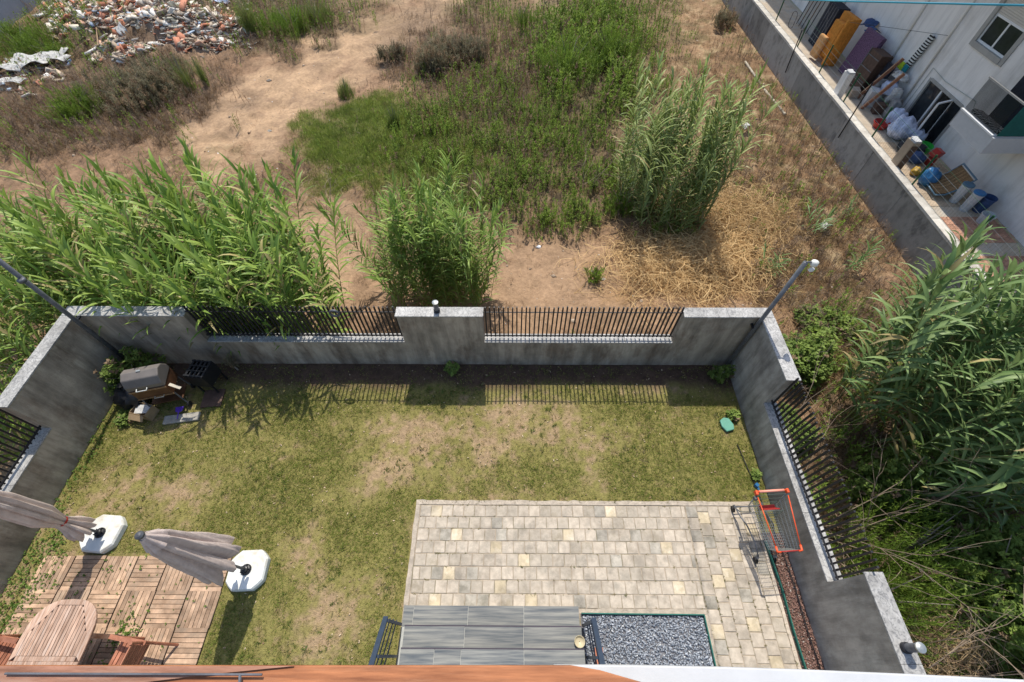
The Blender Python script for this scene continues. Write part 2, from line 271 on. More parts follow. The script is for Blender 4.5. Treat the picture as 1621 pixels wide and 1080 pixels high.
def blade_proto(r, n, h, w, bend=.35, spread=.3, one=False):
    V = []; Fc = []
    for i in range(n):
        a = r.uniform(0, 6.28); dx, dy = math.cos(a), math.sin(a); px, py = -dy, dx; hh = h * r.uniform(.6, 1.1); bd = bend * r.uniform(.3, 1.2); b0 = r.uniform(-spread, spread, 2) * h
        o = len(V)
        for t, ww in (((0, 1), (1, .25)) if one else ((0, 1), (.5, .8), (1, .12))):
            x = b0[0] + dx * bd * hh * t * t; y = b0[1] + dy * bd * hh * t * t; z = hh * t * (1 - .25 * t * bd)
            V += [(x - px * w * ww / 2, y - py * w * ww / 2, z), (x + px * w * ww / 2, y + py * w * ww / 2, z)]
        Fc += [(o, o + 1, o + 3, o + 2)] + ([] if one else [(o + 2, o + 3, o + 5, o + 4)])
    return np.array(V), np.array(Fc)
def stalk_proto(r, h, nl, ll, lw, up=.9, stems=1, spread=.1):
    V = []; Fc = []
    for s in range(stems):
        b = r.uniform(-spread, spread, 2); ln = r.uniform(-.18, .18, 2) * h; hh = h * r.uniform(.75, 1.1)
        o = len(V); w = .012
        for t in (0, 1):
            x, y, z = b[0] + ln[0] * t, b[1] + ln[1] * t, hh * t; V += [(x - w / 2, y, z), (x + w / 2, y, z)]
        Fc.append((o, o + 1, o + 3, o + 2))
        for i in range(nl):
            t = r.uniform(.15, 1) ** .8; a = r.uniform(0, 6.28); x, y, z = b[0] + ln[0] * t, b[1] + ln[1] * t, hh * t; L = ll * r.uniform(.6, 1.2); e = up * r.uniform(.5, 1.2)
            d = np.array([math.cos(a) * math.cos(e), math.sin(a) * math.cos(e), math.sin(e)]); sd = np.array([-math.sin(a), math.cos(a), 0]) * lw / 2; p = np.array([x, y, z]); o = len(V)
            V += [p, p + d * L * .5 - sd, p + d * L, p + d * L * .5 + sd]; Fc.append((o, o + 1, o + 2, o + 3))
    return np.array([tuple(v) for v in V]), np.array(Fc)
def rock_proto(r, sx=1, sy=1, sz=.7):
    V = np.array([(1, 0, 0), (0, 1, 0), (-1, 0, 0), (0, -1, 0), (.1, .1, 1), (0, 0, -1)], float) * r.uniform(.7, 1.2, (6, 3)) * np.array([sx, sy, sz]); V += r.uniform(-.15, .15, V.shape) * sz
    Fc = np.array([(0, 1, 4), (1, 2, 4), (2, 3, 4), (3, 0, 4), (1, 0, 5), (2, 1, 5), (3, 2, 5), (0, 3, 5)]); return V, Fc
def chip_proto(r, sx, sy, sz):
    V = np.array([(x, y, z) for z in (-1, 1) for y in (-1, 1) for x in (-1, 1)], float) * np.array([sx, sy, sz]) / 2; V += r.uniform(-.12, .12, V.shape) * min(sx, sy)
    return V, np.array([(0, 2, 3, 1), (4, 5, 7, 6), (0, 1, 5, 4), (2, 6, 7, 3), (0, 4, 6, 2), (1, 3, 7, 5)])

# ------------------------------------------------------------------ land
FZ = -2.0
XL, XR, YB, ZT, ZL = -8.25, 4.6, 5.17, 1.69, .85
def ell(px, py, cx, cy, rx, ry, rot=0, soft=.35):
    c, s = math.cos(R_(rot)), math.sin(R_(rot)); dx, dy = px - cx, py - cy; u = (dx * c + dy * s) / rx; v = (-dx * s + dy * c) / ry
    return 1 - sstep(1 - soft, 1 + soft, np.sqrt(u * u + v * v))
def seg(px, py, pts, w, soft=.4):
    best = np.full(np.shape(px), 0.)
    for (x0, y0, w0), (x1, y1, w1) in zip(pts[:-1], pts[1:]):
        dx, dy = x1 - x0, y1 - y0; t = np.clip(((px - x0) * dx + (py - y0) * dy) / (dx * dx + dy * dy), 0, 1)
        d = np.hypot(px - x0 - t * dx, py - y0 - t * dy); ww = (w0 + (w1 - w0) * t) * w; best = np.maximum(best, 1 - sstep(1 - soft, 1 + soft, d / ww))
    return best
def zones(x, y):
    """land cover of the field and shade under the bushes, by ground position"""
    P = np.stack([x, y, np.full_like(x, FZ)], 1); px, py = project(P); behind = (y * math.sin(PITCH) + 10.2 * math.cos(PITCH)) < .3
    n1 = fbm(x, y, 3, 3); n2 = fbm(x, y, .9, 5); wob = (n2 - .5) * 90; qx, qy = px + wob + (n1 - .5) * 60, py + (fbm(x, y, 1.3, 9) - .5) * 90
    z = {}
    z['path'] = np.maximum.reduce([seg(qx, qy, [(740, -10, 26), (600, 55, 34), (490, 125, 44), (390, 185, 52), (330, 235, 42)], 1), seg(qx, qy, [(890, -20, 26), (862, 30, 17), (860, 70, 10)], 1) * .9,
                                   ell(qx, qy, 520, 400, 50, 100) * .7, ell(qx, qy, 880, 440, 110, 60) * .4, ell(qx, qy, 840, 480, 400, 50) * .3, ell(qx, qy, 1090, 40, 45, 60) * .55, ell(qx, qy, 20, 690, 120, 120) * .8])
    z['grass'] = np.maximum(ell(qx, qy, 590, 225, 120, 60, -8), ell(qx, qy, 690, 250, 80, 60) * .7)
    z['weed'] = np.maximum.reduce([ell(qx, qy, 935, 90, 110, 120, 0, .5), ell(qx, qy, 820, 205, 150, 120, 0, .5) * .9, ell(qx, qy, 850, 300, 190, 60, 0, .6) * .7, ell(qx, qy, 450, 15, 110, 50, 0, .6) * .8, ell(qx, qy, 100, 60, 110, 60, -20, .6) * .5, ell(qx, qy, 500, 20, 120, 40) * .35, ell(qx, qy, 920, 260, 130, 80) * .7, ell(qx, qy, 780, 15, 60, 40) * .6, ell(qx, qy, 1030, 20, 50, 50) * .6])
    z['scrub'] = np.maximum.reduce([ell(qx, qy, 690, 70, 90, 70), ell(qx, qy, 220, 160, 150, 75), ell(qx, qy, 420, 30, 150, 50) * .8, ell(qx, qy, 60, 200, 90, 60), ell(qx, qy, 800, 120, 60, 80) * .6])
    z['dry'] = np.maximum.reduce([ell(qx, qy, 1100, 60, 60, 90, 0, .6) * .8, ell(qx, qy, 780, 110, 120, 90, 0, .6) * .5, ell(qx, qy, 380, 300, 160, 60, 0, .6) * .5, ell(qx, qy, 1240, 240, 110, 140), ell(qx, qy, 1150, 80, 90, 110) * .8, ell(qx, qy, 1320, 370, 110, 90), ell(qx, qy, 1300, 460, 100, 60) * .7])
    z['straw'] = np.maximum(ell(qx, qy, 1090, 420, 130, 60), ell(qx, qy, 1160, 350, 90, 50))
    z['rubble'] = np.maximum(ell(qx, qy, 235, 40, 140, 42), ell(qx, qy, 50, 118, 60, 22, -20) * .9)
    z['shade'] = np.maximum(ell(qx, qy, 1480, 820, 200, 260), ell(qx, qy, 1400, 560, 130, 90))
    for k in z: z[k] = np.where(behind, 0, z[k])
    return z, n1, n2
def bumps(x, y):
    P = np.stack([x, y, np.full_like(x, FZ)], 1); px, py = project(P)
    h = (fbm(x, y, 4, 21) - .5) * .35 + (fbm(x, y, .7, 22) - .5) * .08
    h += ell(px, py, 240, 40, 150, 50, 0, .6) * (.5 + 2.2 * (fbm(x, y, 1.8, 31) - .35)) + ell(px, py, 60, 190, 110, 60, 0, .6) * .25
    h = h + (fbm(x, y, .55, 24) - .5) * .16 + (fbm(x, y, .25, 25, 3) - .5) * .07 - .10 * seg(px, py, [(735, 0, 1), (590, 72, 1), (470, 150, 1), (360, 215, 1)], 9.) - .10 * seg(px, py, [(700, 0, 1), (560, 55, 1), (440, 120, 1), (320, 190, 1)], 8.)
    near = sstep(.3, 2., np.maximum(np.maximum(x - 4.8, -8.5 - x), np.maximum(y - 5.4, 0)))     # flat beside the garden walls
    nw = sstep(.0, 1.2, 12.45 - x)
    return h * near * nw
def field_grid():
    xs = np.concatenate([np.linspace(-42, -20, 90), np.linspace(-19.8, 12.5, 290)]); ys = np.concatenate([np.linspace(-8, 22, 270), np.linspace(22.2, 44, 110)])
    gx, gy = np.meshgrid(xs, ys); x, y = gx.ravel(), gy.ravel(); z, n1, n2 = zones(x, y); n3 = fbm(x, y, .35, 8)
    n4 = fbm(x, y, .5, 81, 5)
    c = lerpc((.20, .12, .07), (.31, .20, .125), n1) * (.45 + 1.1 * n3)[:, None]
    def mix(w, col): nonlocal c; w = np.clip(w, 0, 1)[:, None]; c = c * (1 - w) + np.array(col)[None] * w * (.7 + .6 * n2[:, None])
    mix(z['path'] * 1.0, (.42, .28, .17)); mix(sstep(.5, .7, n4) * .7 * z['path'], (.29, .19, .12)); mix(z['dry'] * .8, (.25, .155, .085)); mix(z['dry'] * sstep(.5, .65, n4) * .7, (.14, .12, .05)); mix(z['dry'] * sstep(.55, .7, n3) * .6, (.48, .36, .22)); mix(z['scrub'] * .8, (.19, .13, .085)); mix(z['grass'] * .9, (.11, .145, .035)); mix(z['weed'] * .8, (.09, .085, .04))  # weed ground: olive brown soil, with shade at the stalk bases painted in
    mix(z['straw'] * .85, (.30, .18, .08)); mix(z['rubble'] * .85, (.38, .31, .26)); mix(z['shade'] * .7, (.10, .08, .05))  # shade zone: shade under the right-hand bushes painted into the ground colour
    V = np.stack([x, y, FZ + bumps(x, y)], 1); nx = len(xs); ny = len(ys); i = np.arange(nx * ny).reshape(ny, nx)
    Fc = np.stack([i[:-1, :-1], i[:-1, 1:], i[1:, 1:], i[1:, :-1]], -1).reshape(-1, 4)
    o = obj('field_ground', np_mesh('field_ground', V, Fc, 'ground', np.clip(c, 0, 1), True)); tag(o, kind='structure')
field_grid()
struct('distant_ground', MB().add([(-220, -220, -2.6), (220, -220, -2.6), (220, 260, -2.6), (-220, 260, -2.6)], [(0, 1, 2, 3)]), mat('dry_earth', (.28, .2, .13), .95, .3, .2, .3, 3))

def lawn_green(x, y):
    g = fbm(x, y, 1.7, 41) * .5 + fbm(x, y, .45, 42) * .5
    g = g - .06 * (fbm(x, y, .22, 48) - .5) + .10 * np.exp(-((x + 2.6) ** 2 / 1.2 + (y - 1.2) ** 2 / 3)) + .08 * np.exp(-((x + 4.6) ** 2 + (y - 2.6) ** 2) / 2)
    g = .5 + (g - .5) * .62
    for cx, cy, r, a in ((.2, 3.9, .5, .17), (-1.9, 3.5, .5, .13), (-7.5, 2.5, .6, .16), (-7.9, .8, .7, .2), (-2.9, 2.3, .6, .12), (-2.6, .9, .45, .14), (-7.2, 3.7, .5, .14), (-5.8, 2.4, .5, .12), (3.2, 3.6, .5, .05), (-2.2, 2.9, .35, .2), (-.4, 3.3, .3, .22), (1.2, 3.6, .4, .12), (-4.6, 3.3, .4, .1), (-3.6, 1.4, .35, .16), (-3.0, .2, .4, .16)):
        g = g - a * np.exp(-(((x - cx) / 1.4) ** 2 + (y - cy) ** 2) / r ** 2)
    return g
def lawn():
    xs = np.arange(XL, XR + .01, .04); ys = np.arange(-3, YB + .01, .04); gx, gy = np.meshgrid(xs, ys); x, y = gx.ravel(), gy.ravel()
    g = lawn_green(x, y); f = fbm(x, y, .12, 44); t = sstep(.20, .46, g + (f - .5) * .55)
    c = lerpc((.37, .26, .155), (.21, .185, .06), t); c = c * (.75 + .5 * f)[:, None]
    edge = sstep(4.45, 4.8, y + (fbm(x, y, .6, 45) - .5) * .4); c = c * (1 - edge)[:, None] + np.array((.10, .062, .042))[None] * edge[:, None] * (.6 + .8 * f[:, None])  # dark soil strip; the back wall's shadow is deepened in its colour
    z = (fbm(x, y, .8, 46) - .5) * .03 + (f - .5) * .012
    V = np.stack([x, y, z - .005], 1); nx = len(xs); ny = len(ys); i = np.arange(nx * ny).reshape(ny, nx); Fc = np.stack([i[:-1, :-1], i[:-1, 1:], i[1:, 1:], i[1:, :-1]], -1).reshape(-1, 4)
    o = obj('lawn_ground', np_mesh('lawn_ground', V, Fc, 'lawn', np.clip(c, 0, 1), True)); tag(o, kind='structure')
    r = np.random.default_rng(3); protos = [blade_proto(r, 4, .034, .0075, 1.1, .6, True) for _ in range(10)]
    N = 125000; x = r.uniform(XL + .05, XR - .03, N); y = r.uniform(-.4, YB - .05, N); g = lawn_green(x, y) + r.normal(0, .03, N)
    pave = (x > -1.78) & (x < 4.62) & (y < 2.27); deck = (x > -7.9) & (x < -4.68) & (y < 1.38)
    keep = (~pave) & (~deck) & (r.uniform(0, 1, N) < .12 + .88 * sstep(.38, .54, g)) & (r.uniform(0, 1, N) < 1 - .85 * sstep(4.2, 4.6, y))
    x, y, g = x[keep], y[keep], g[keep]; n = len(x); t = np.clip(sstep(.24, .54, g) * .8 + r.normal(0, .3, n), 0, 1)
    c = lerpc((.40, .31, .13), (.20, .25, .045), t); dk = r.uniform(0, 1, n) < .08; c[dk] *= .65
    pos = np.stack([x, y, np.full(n, -.002)], 1)
    scatter('lawn_grass', protos, pos, r.uniform(.6, 1.25, n), c, 'veg', .45, 4, 'short patchy green and straw lawn grass inside the walled garden')
lawn()
def lawn_clumps():
    r = np.random.default_rng(77); n = 5200; x = r.uniform(XL + .1, XR - .1, n); y = r.uniform(-.4, YB - .1, n); k = fbm(x, y, .5, 49) + r.normal(0, .06, n) > .56
    k &= ~((x > -1.85) & (y < 2.34)) & ~((x > -7.95) & (x < -4.6) & (y < 1.45)) & (y < 4.7); x, y = x[k], y[k]; n = len(x); c = lerpc((.10, .16, .035), (.24, .27, .06), r.uniform(0, 1, n)); d = r.uniform(0, 1, n) < .25; c[d] = (.42, .34, .18)
    scatter('lawn_tufts', [blade_proto(r, 9, .06, .009, .9, .45, True) for _ in range(10)], np.stack([x, y, 0 * x], 1), r.uniform(.5, 1.3, n), c, 'veg', .25, 78, 'small taller tufts and clover clumps standing out of the lawn')
    n = 900; x = r.uniform(XL + .1, XR - .1, n); y = r.uniform(-.4, YB - .05, n); k = ~((x > -1.85) & (y < 2.34)) & ~((x > -7.95) & (x < -4.6) & (y < 1.45)); x, y = x[k], y[k]; n = len(x)
    scatter('lawn_litter', [chip_proto(r, .03, .014, .004) for _ in range(6)], np.stack([x, y, .008 + 0 * x], 1), r.uniform(.4, 1.3, n), lerpc((.30, .2, .11), (.6, .48, .33), r.uniform(0, 1, n)), 'bits', .3, 79, 'dry leaf scraps and pebbles lying on the lawn')
lawn_clumps()

# ------------------------------------------------------------------ garden walls and railings
def wall(label, prof, axis, a, b, m, caps, segs):
    """prof: (s,z) outline; axis 'x' or 'y' = direction of s; a,b = faces of the thickness"""
    s0 = prof[0][0]; t = thing('garden_wall', label, 'wall', ((s0, a, 0) if axis == 'x' else (a, s0, 0)))
    def P(s, th, z): return (s, th, z) if axis == 'x' else (th, s, z)
    body = MB(); n = len(prof); body.add([P(s, a, z) for s, z in prof] + [P(s, b, z) for s, z in prof], [tuple(range(n)), tuple(reversed(range(n, 2 * n)))] + [(i, n + i, n + (i + 1) % n, (i + 1) % n) for i in range(n)])
    part('wall_body', body, m, t, world=True)
    lo, hi = min(a, b), max(a, b)
    for s0, s1, z, ov in caps:
        L = s1 - s0; k = max(1, round(L / 1.0)); 
        for i in range(k):
            u0 = s0 + L * i / k + (.0015 if i else 0); u1 = s0 + L * (i + 1) / k - (.0015 if i < k - 1 else 0); mb = MB()
            p, q = P(u0, lo - ov, z - .03), P(u1, hi + ov, z)
            mb.box(min(p[0], q[0]), max(p[0], q[0]), min(p[1], q[1]), max(p[1], q[1]), p[2], q[2] + random.uniform(-.001, .001)); part('coping_slab', mb, 'marble', t, world=True, bevel=.004)
    return t
T = .2; zc, zl = ZT - .03, ZL - .03
wall('long grey rendered garden wall across the back with three tall sections and two railings', [(XL - T, -2.6), (XL - T, zc), (-6.2, zc), (-6.2, zl), (-2.21, zl), (-2.21, zc), (-.6, zc), (-.6, zl), (3.18, zl), (3.18, zc), (XR + T, zc), (XR + T, -2.6)], 'x', YB, YB + .18, 'stucco',
     [(XL - T - .02, -6.18, ZT, .025), (-6.198, -2.212, ZL, .02), (-2.23, -.58, ZT, .025), (-.598, 3.178, ZL, .02), (3.16, XR + T + .02, ZT, .025)], None)
wall('grey rendered wall along the left side of the garden with pale marble coping', [(-3, -2.6), (-3, zc), (.2, zc), (.2, zl), (3.27, zl), (3.27, zc), (YB - .003, zc), (YB - .003, -2.6)], 'y', XL, XL - T, 'stucco',
     [(-3, .22, ZT, .025), (.202, 3.268, ZL, .02), (3.25, YB - .03, ZT, .025)], None)
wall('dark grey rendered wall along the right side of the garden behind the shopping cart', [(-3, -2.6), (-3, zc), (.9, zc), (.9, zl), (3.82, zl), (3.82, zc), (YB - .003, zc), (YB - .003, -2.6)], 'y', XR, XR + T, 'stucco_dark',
     [(-3, .92, ZT, .025), (.902, 3.818, ZL, .02), (3.8, YB - .03, ZT, .025)], None)
def railing(label, p0, p1, n, lean=0):
    p0, p1 = Vector(p0), Vector(p1); d = (p1 - p0); L = d.length; d.normalize(); t = thing('metal_railing', label, 'railing', p0, group='black bar railings on the garden walls')
    ax = math.atan2(d.y, d.x); t.rotation_euler = (0, 0, ax); me = None
    for i in range(n):
        s = L * (i + .5) / n
        if me is None: b = MB().box(-.0125, .0125, -.014, .014, .04, .965); me = b.mesh('bar'); me.materials.append(M['black'])
        o = obj('bar', me, t, (s, 0, 0)); o.rotation_euler = (random.gauss(0, .006), random.gauss(0, .008), 0)
    for z, hh_ in ((.10, .018), (.84, .008))[:2 if abs(d.x) > .5 else 1]: part('rail', MB().box(0, L, -.030, -.016, z - hh_, z + hh_), 'black', t)
railing('black bar railing on the back wall left of the middle pillar, under the reeds', (-6.19, YB + .10, ZL), (-2.22, YB + .10, ZL), 46)
railing('black bar railing on the back wall right of the middle pillar', (-.59, YB + .10, ZL), (3.17, YB + .10, ZL), 44)
railing('black bar railing on the right garden wall above the shopping cart', (XR + .10, 3.81, ZL), (XR + .10, .91, ZL), 33)
railing('black bar railing on the left garden wall above the tied parasol', (XL - .10, .21, ZL), (XL - .10, 3.26, ZL), 35)
# rubber ring hanging on the rail
v = [Vector((-3.37 + .085 * math.cos(a), YB + .05, 1.68 + .085 * math.sin(a))) for a in np.linspace(0, 2 * math.pi, 21)]
solo('rubber_ring', MB().tube(v, .022, 8), 'greysteel', 'small dark ring hooked over the top of the back railing', 'ring', smooth=True)
# pillar lamps
def pillar_lamp(label, x, y):
    t = thing('wall_lamp', label, 'lamp', (x, y, ZT)); part('base_collar', MB().lathe([(.06, 0), (.06, .05), (.05, .06)], n=20), 'black', t, smooth=False)
    part('tube', MB().lathe([(.047, .06), (.047, .24)], n=24), 'greysteel', t, smooth=False); part('cap', MB().lathe([(.056, .241), (.056, .262), (.02, .272)], n=24), 'chrome', t)
pillar_lamp('short cylinder lamp on top of the middle pillar of the back wall', -1.45, YB + .1); pillar_lamp('short cylinder lamp on the right wall coping near the bottom edge', XR + .1, .1)
# lamp posts in the corners
def post(label, x, y, h, head, lean=(0, 0), br=None):
    t = thing('lamp_post', label, 'lamp post', (x, y, 0)); top = Vector((lean[0], lean[1], h))
    part('pole', MB().tube([(0, 0, 0), top], .038, 12), 'greysteel', t, smooth=True); part('base_plate', MB().box(-.09, .09, -.09, .09, 0, .012), 'greysteel', t)
    part('bracket', MB().box(-.02, .02, 0, .16, h * .46, h * .46 + .03), 'black', t)
    if head:
        a = part('arm', MB().tube([top, top + Vector((.10, -.02, .02))], .016, 8), 'greysteel', t)
        part('lamp_head', MB().lathe([(.02, .05), (.055, .03), (.06, -.02), (.04, -.06), (.01, -.075)], (top.x + .13, top.y - .02, top.z), 16), 'plastic', t, smooth=True)
        part('camera', MB().box(top.x + .1, top.x + .19, top.y - .06, top.y - .01, top.z - .16, top.z - .1, rot=(0, .3, .4)), 'whiteframe', t, bevel=.01)
    if br is not None:
        part('floodlight', MB().lathe([(.02, -.02), (.06, 0), (.062, .05), (.03, .06)], (top.x * br + .04, top.y * br - .05, h * br), 16), 'greysteel', t, smooth=True)
post('slim grey lamp post with white head in the right back corner', 4.5, 5.06, 3.15, True, (.1, .04)); post('tall grey post leaning over the left back corner among the reeds', -8.12, 5.02, 3.6, False, (.04, .0), .78)

# ------------------------------------------------------------------ paving
PX0, PX1, PY0, PY1 = -1.74, 4.25, .55, 2.27
pav = struct('paving', MB().box(PX0, PX1, -1.2, PY1, -.06, .0215), 'mortar')
# kerb strips
kb = MB(); 
def rough_strip(mb, x0, x1, y0, y1, z0, z1, along):
    L = (x1 - x0) if along == 'x' else (y1 - y0); k = max(2, int(L / .12)); top = []; vs = []; fs = []
    for i in range(k + 1):
        s = i / k; j = random.uniform(-.012, .012); j2 = random.uniform(-.004, .004); zz = z1 + random.uniform(-.004, .004)
        if along == 'x': x = x0 + L * s; vs += [(x, y0 + j2, z0), (x, y1 + j, z0), (x, y0 + j2, zz), (x, y1 + j, zz)]
        else: y = y0 + L * s; vs += [(x0 + j, y, z0), (x1 + j2, y, z0), (x0 + j, y, zz), (x1 + j2, y, zz)]
    for i in range(k): a = i * 4; b = a + 4; fs += [(a + 2, a + 3, b + 3, b + 2), (a, a + 2, b + 2, b), (a + 1, b + 1, b + 3, a + 3)]
    mb.add(vs, fs)
for (x0, x1, y0, y1, al) in ((PX0, PX1, PY1 - .075, PY1, 'x'), (PX0, PX0 + .075, .62, PY1 - .08, 'y'), (1.02, 3.04, .545, .61, 'x'), (2.98, 3.045, -.4, .54, 'y'), (PX1 - .05, PX1, -.4, PY1 - .08, 'y')):
    k = MB(); rough_strip(k, x0, x1, y0, y1, 0, .034, al); part('cement_kerb', k, 'kerb', pav)
pm = {}
def paver_mesh(w, h, key):
    if key not in pm:
        L = []
        for q in range(6):
            b = bmesh.new(); bmesh.ops.create_cube(b, size=1); bmesh.ops.scale(b, vec=(w, h, .05), verts=b.verts)
            for v in b.verts: v.co.x += random.uniform(-.003, .003); v.co.y += random.uniform(-.003, .003)
            bmesh.ops.bevel(b, geom=[e for e in b.edges if all(v.co.z > 0 for v in e.verts)], offset=.006, segments=1, affect='EDGES'); me = bpy.data.meshes.new('paver'); b.to_mesh(me); b.free(); me.materials.append(M['paver']); L.append(me)
        pm[key] = L
    return random.choice(pm[key])
yel = {(0, 1), (0, 17), (2, 3), (2, 13), (3, 7), (4, 9), (5, 3), (6, 7), (7, 2), (7, 10), (3, 22), (6, 22)}; ymat = {}
def lay(x, y, w, h, key, yellow):
    me = paver_mesh(w, h, key)
    if not yellow:
        q = random.random(); mm = 'paver_b' if q < .2 else ('paver_c' if q < .3 else None)
        if mm:
            k2 = (me.name, mm)
            if k2 not in ymat: m2 = me.copy(); m2.materials.clear(); m2.materials.append(M[mm]); ymat[k2] = m2
            me = ymat[k2]
    if yellow:
        k2 = (me.name, 'y')
        if k2 not in ymat: m2 = me.copy(); m2.materials.clear(); m2.materials.append(M['paver_y']); ymat[k2] = m2
        me = ymat[k2]
    o = obj('paver', me, pav, (x, y, .004 + random.uniform(-.0035, .004))); o.rotation_euler = (random.gauss(0, .006), random.gauss(0, .006), random.gauss(0, .012))
y_top = PY1 - .085; rh = .197
for r_ in range(8):
    y = y_top - rh * (r_ + .5); x = PX0 + .09 + (0 if r_ % 2 == 0 else -.09); k = 0; xend = 3.03
    while x < xend - .06:
        w = .188 if k else (.188 if r_ % 2 == 0 else .11)
        if k == 0 and r_ % 2: x = PX0 + .085
        w = min(w, xend - x - .004); lay(x + w / 2, y, w - .008, rh - .012, ('r', round(w, 2)), (r_, k) in yel); x += w + .004; k += 1
ycol = {(0, 9), (1, 1), (1, 6), (3, 4), (3, 9), (4, 11), (5, 2), (2, 5)}
for c_ in range(6):
    x = 3.04 + .193 * (c_ + .5); y = y_top + 0.; k = 0; xw = .182
    while y > -.35:
        h = .197 if (k or c_ % 2 == 0) else .10; lay(x, y - h / 2, xw, h - .012, ('c', round(h, 2)), (c_, k) in ycol); y -= h; k += 1
def joint_weeds():
    r = np.random.default_rng(31); n = 700; x = r.uniform(PX0 + .1, 4.2, n); y = y_top - rh * r.integers(0, 9, n) + r.normal(0, .006, n); k = (x < 3.0) & (fbm(x, y, .8, 32) + r.normal(0, .1, n) > .58); x, y = x[k], y[k]
    n2 = 420; x2 = 3.04 + .193 * r.integers(0, 7, n2) + r.normal(0, .006, n2); y2 = r.uniform(-.3, 2.15, n2); x = np.concatenate([x, x2[::2], r.uniform(PX0, 4.2, 260)]); y = np.concatenate([y, y2[::2], r.normal(PY1 - .01, .03, 260)]); n = len(x)
    scatter('joint_weeds', [blade_proto(r, 6, .022, .008, .9, .6, True) for _ in range(6)], np.stack([x, y, np.full(n, .026)], 1), r.uniform(.4, 1.3, n), lerpc((.14, .15, .05), (.36, .30, .16), r.uniform(0, 1, n)), 'veg', .4, 33, 'moss and tiny weeds in the joints and along the edge of the paving')
joint_weeds()
# planting beds: edging and pebbles
struct('gravel_bed_soil', MB().box(1.05, 2.972, -1.1, .54, .018, .026), mat('dark_bed_soil', (.14, .14, .15), .95, .3, 10))
def edging(label, pts):
    mb = MB()
    for a, b in zip(pts[:-1], pts[1:]):
        a, b = Vector(a), Vector(b); d = (b - a).normalized(); n = Vector((-d.y, d.x, 0)) * .008; mb.add([a - n, a + n, b + n, b - n] + [v + Vector((0, 0, .075)) for v in (a - n, a + n, b + n, b - n)], [(0, 3, 2, 1), (4, 5, 6, 7), (0, 1, 5, 4), (1, 2, 6, 5), (2, 3, 7, 6), (3, 0, 4, 7)])
    solo('plastic_edging', mb, 'greenedge', label, 'edging')
edging('green plastic edging strip round the grey gravel bed', [(1.06, .545, .01), (2.965, .535, .01), (2.985, -.5, .01)]); edging('green plastic edging strip along the red pebbles by the right wall', [(4.262, 1.62, .01), (4.30, .9, .01), (4.285, .3, .01), (4.30, -.5, .01)])
r = np.random.default_rng(12)
N = 5200; x = r.uniform(1.08, 2.95, N); y = r.uniform(-.45, .52, N); c = lerpc((.20, .225, .265), (.62, .65, .70), r.beta(1.4, 2.0, N)); w = r.uniform(0, 1, N) < .03; c[w] = (.75, .75, .74)
scatter('grey_gravel', [rock_proto(r, 1, .6, .4) for _ in range(8)], np.stack([x, y, r.uniform(.028, .055, N)], 1), r.uniform(.012, .029, N), c, 'bits', .6, 13, 'blue grey stone chippings filling the bed beside the steps')
struct('pebble_strip_soil', MB().box(4.262, 4.597, -.9, 1.75, -.01, .010), mat('reddish_soil', (.14, .09, .07), .95, .3, 10))
N = 3200; x = r.uniform(4.28, 4.59, N); y = r.uniform(-.4, 1.7, N); c = lerpc((.17, .085, .065), (.42, .26, .21), r.beta(1.6, 2, N)); w = r.uniform(0, 1, N) < .04; c[w] = (.55, .5, .45)
scatter('red_pebbles', [rock_proto(r, 1, .8, .6) for _ in range(8)], np.stack([x, y, r.uniform(.01, .03, N)], 1), r.uniform(.008, .019, N), c, 'bits', .6, 14, 'dark red pebbles in a strip along the right wall')
solo('garden_hose', MB().tube([(4.3, 3.35, .03), (4.36, 2.9, .02), (4.42, 2.5, .02), (4.45, 2.0, .03), (4.50, 1.5, .06), (4.52, .9, .06), (4.5, .3, .06), (4.52, -.5, .06)], .009, 6), 'rubber', 'thin black hose running along the foot of the right wall', 'hose', smooth=True)

# ------------------------------------------------------------------ deck tiles
dk = thing('wooden_deck', 'slatted wooden deck of chequered square tiles under the table', 'deck', (-7.86, 1.33, 0)); TS = .527
sm = []
for q in range(6):
    b = MB(); w = .0585; b.box(-w / 2, w / 2, -TS / 2 + .006, TS / 2 - .006, 0, .018); me = b.mesh('slat'); me.materials.append(M['deck']); sm.append(me)
for r_ in range(4):
    for c_ in range(6):
        cx, cy = TS * (c_ + .5), -.505 * (r_ + .5); tt = part('deck_tile', MB().box(-TS / 2 + .004, TS / 2 - .004, -TS / 2 + .015, TS / 2 - .015, .0, .014), 'deckdark', dk); tt.location = (cx, cy, 0)
        ver = (r_ + c_) % 2 == 0; tt.rotation_euler = (0, 0, 0 if ver else R_(90))
        for k in range(8):
            o = obj('slat', sm[(k + c_) % 6], tt, ((k - 3.5) * .0652, 0, .0145 + random.uniform(-.001, .0015))); o.rotation_euler = (0, 0, random.gauss(0, .005)); o.scale = (1, .965, 1)
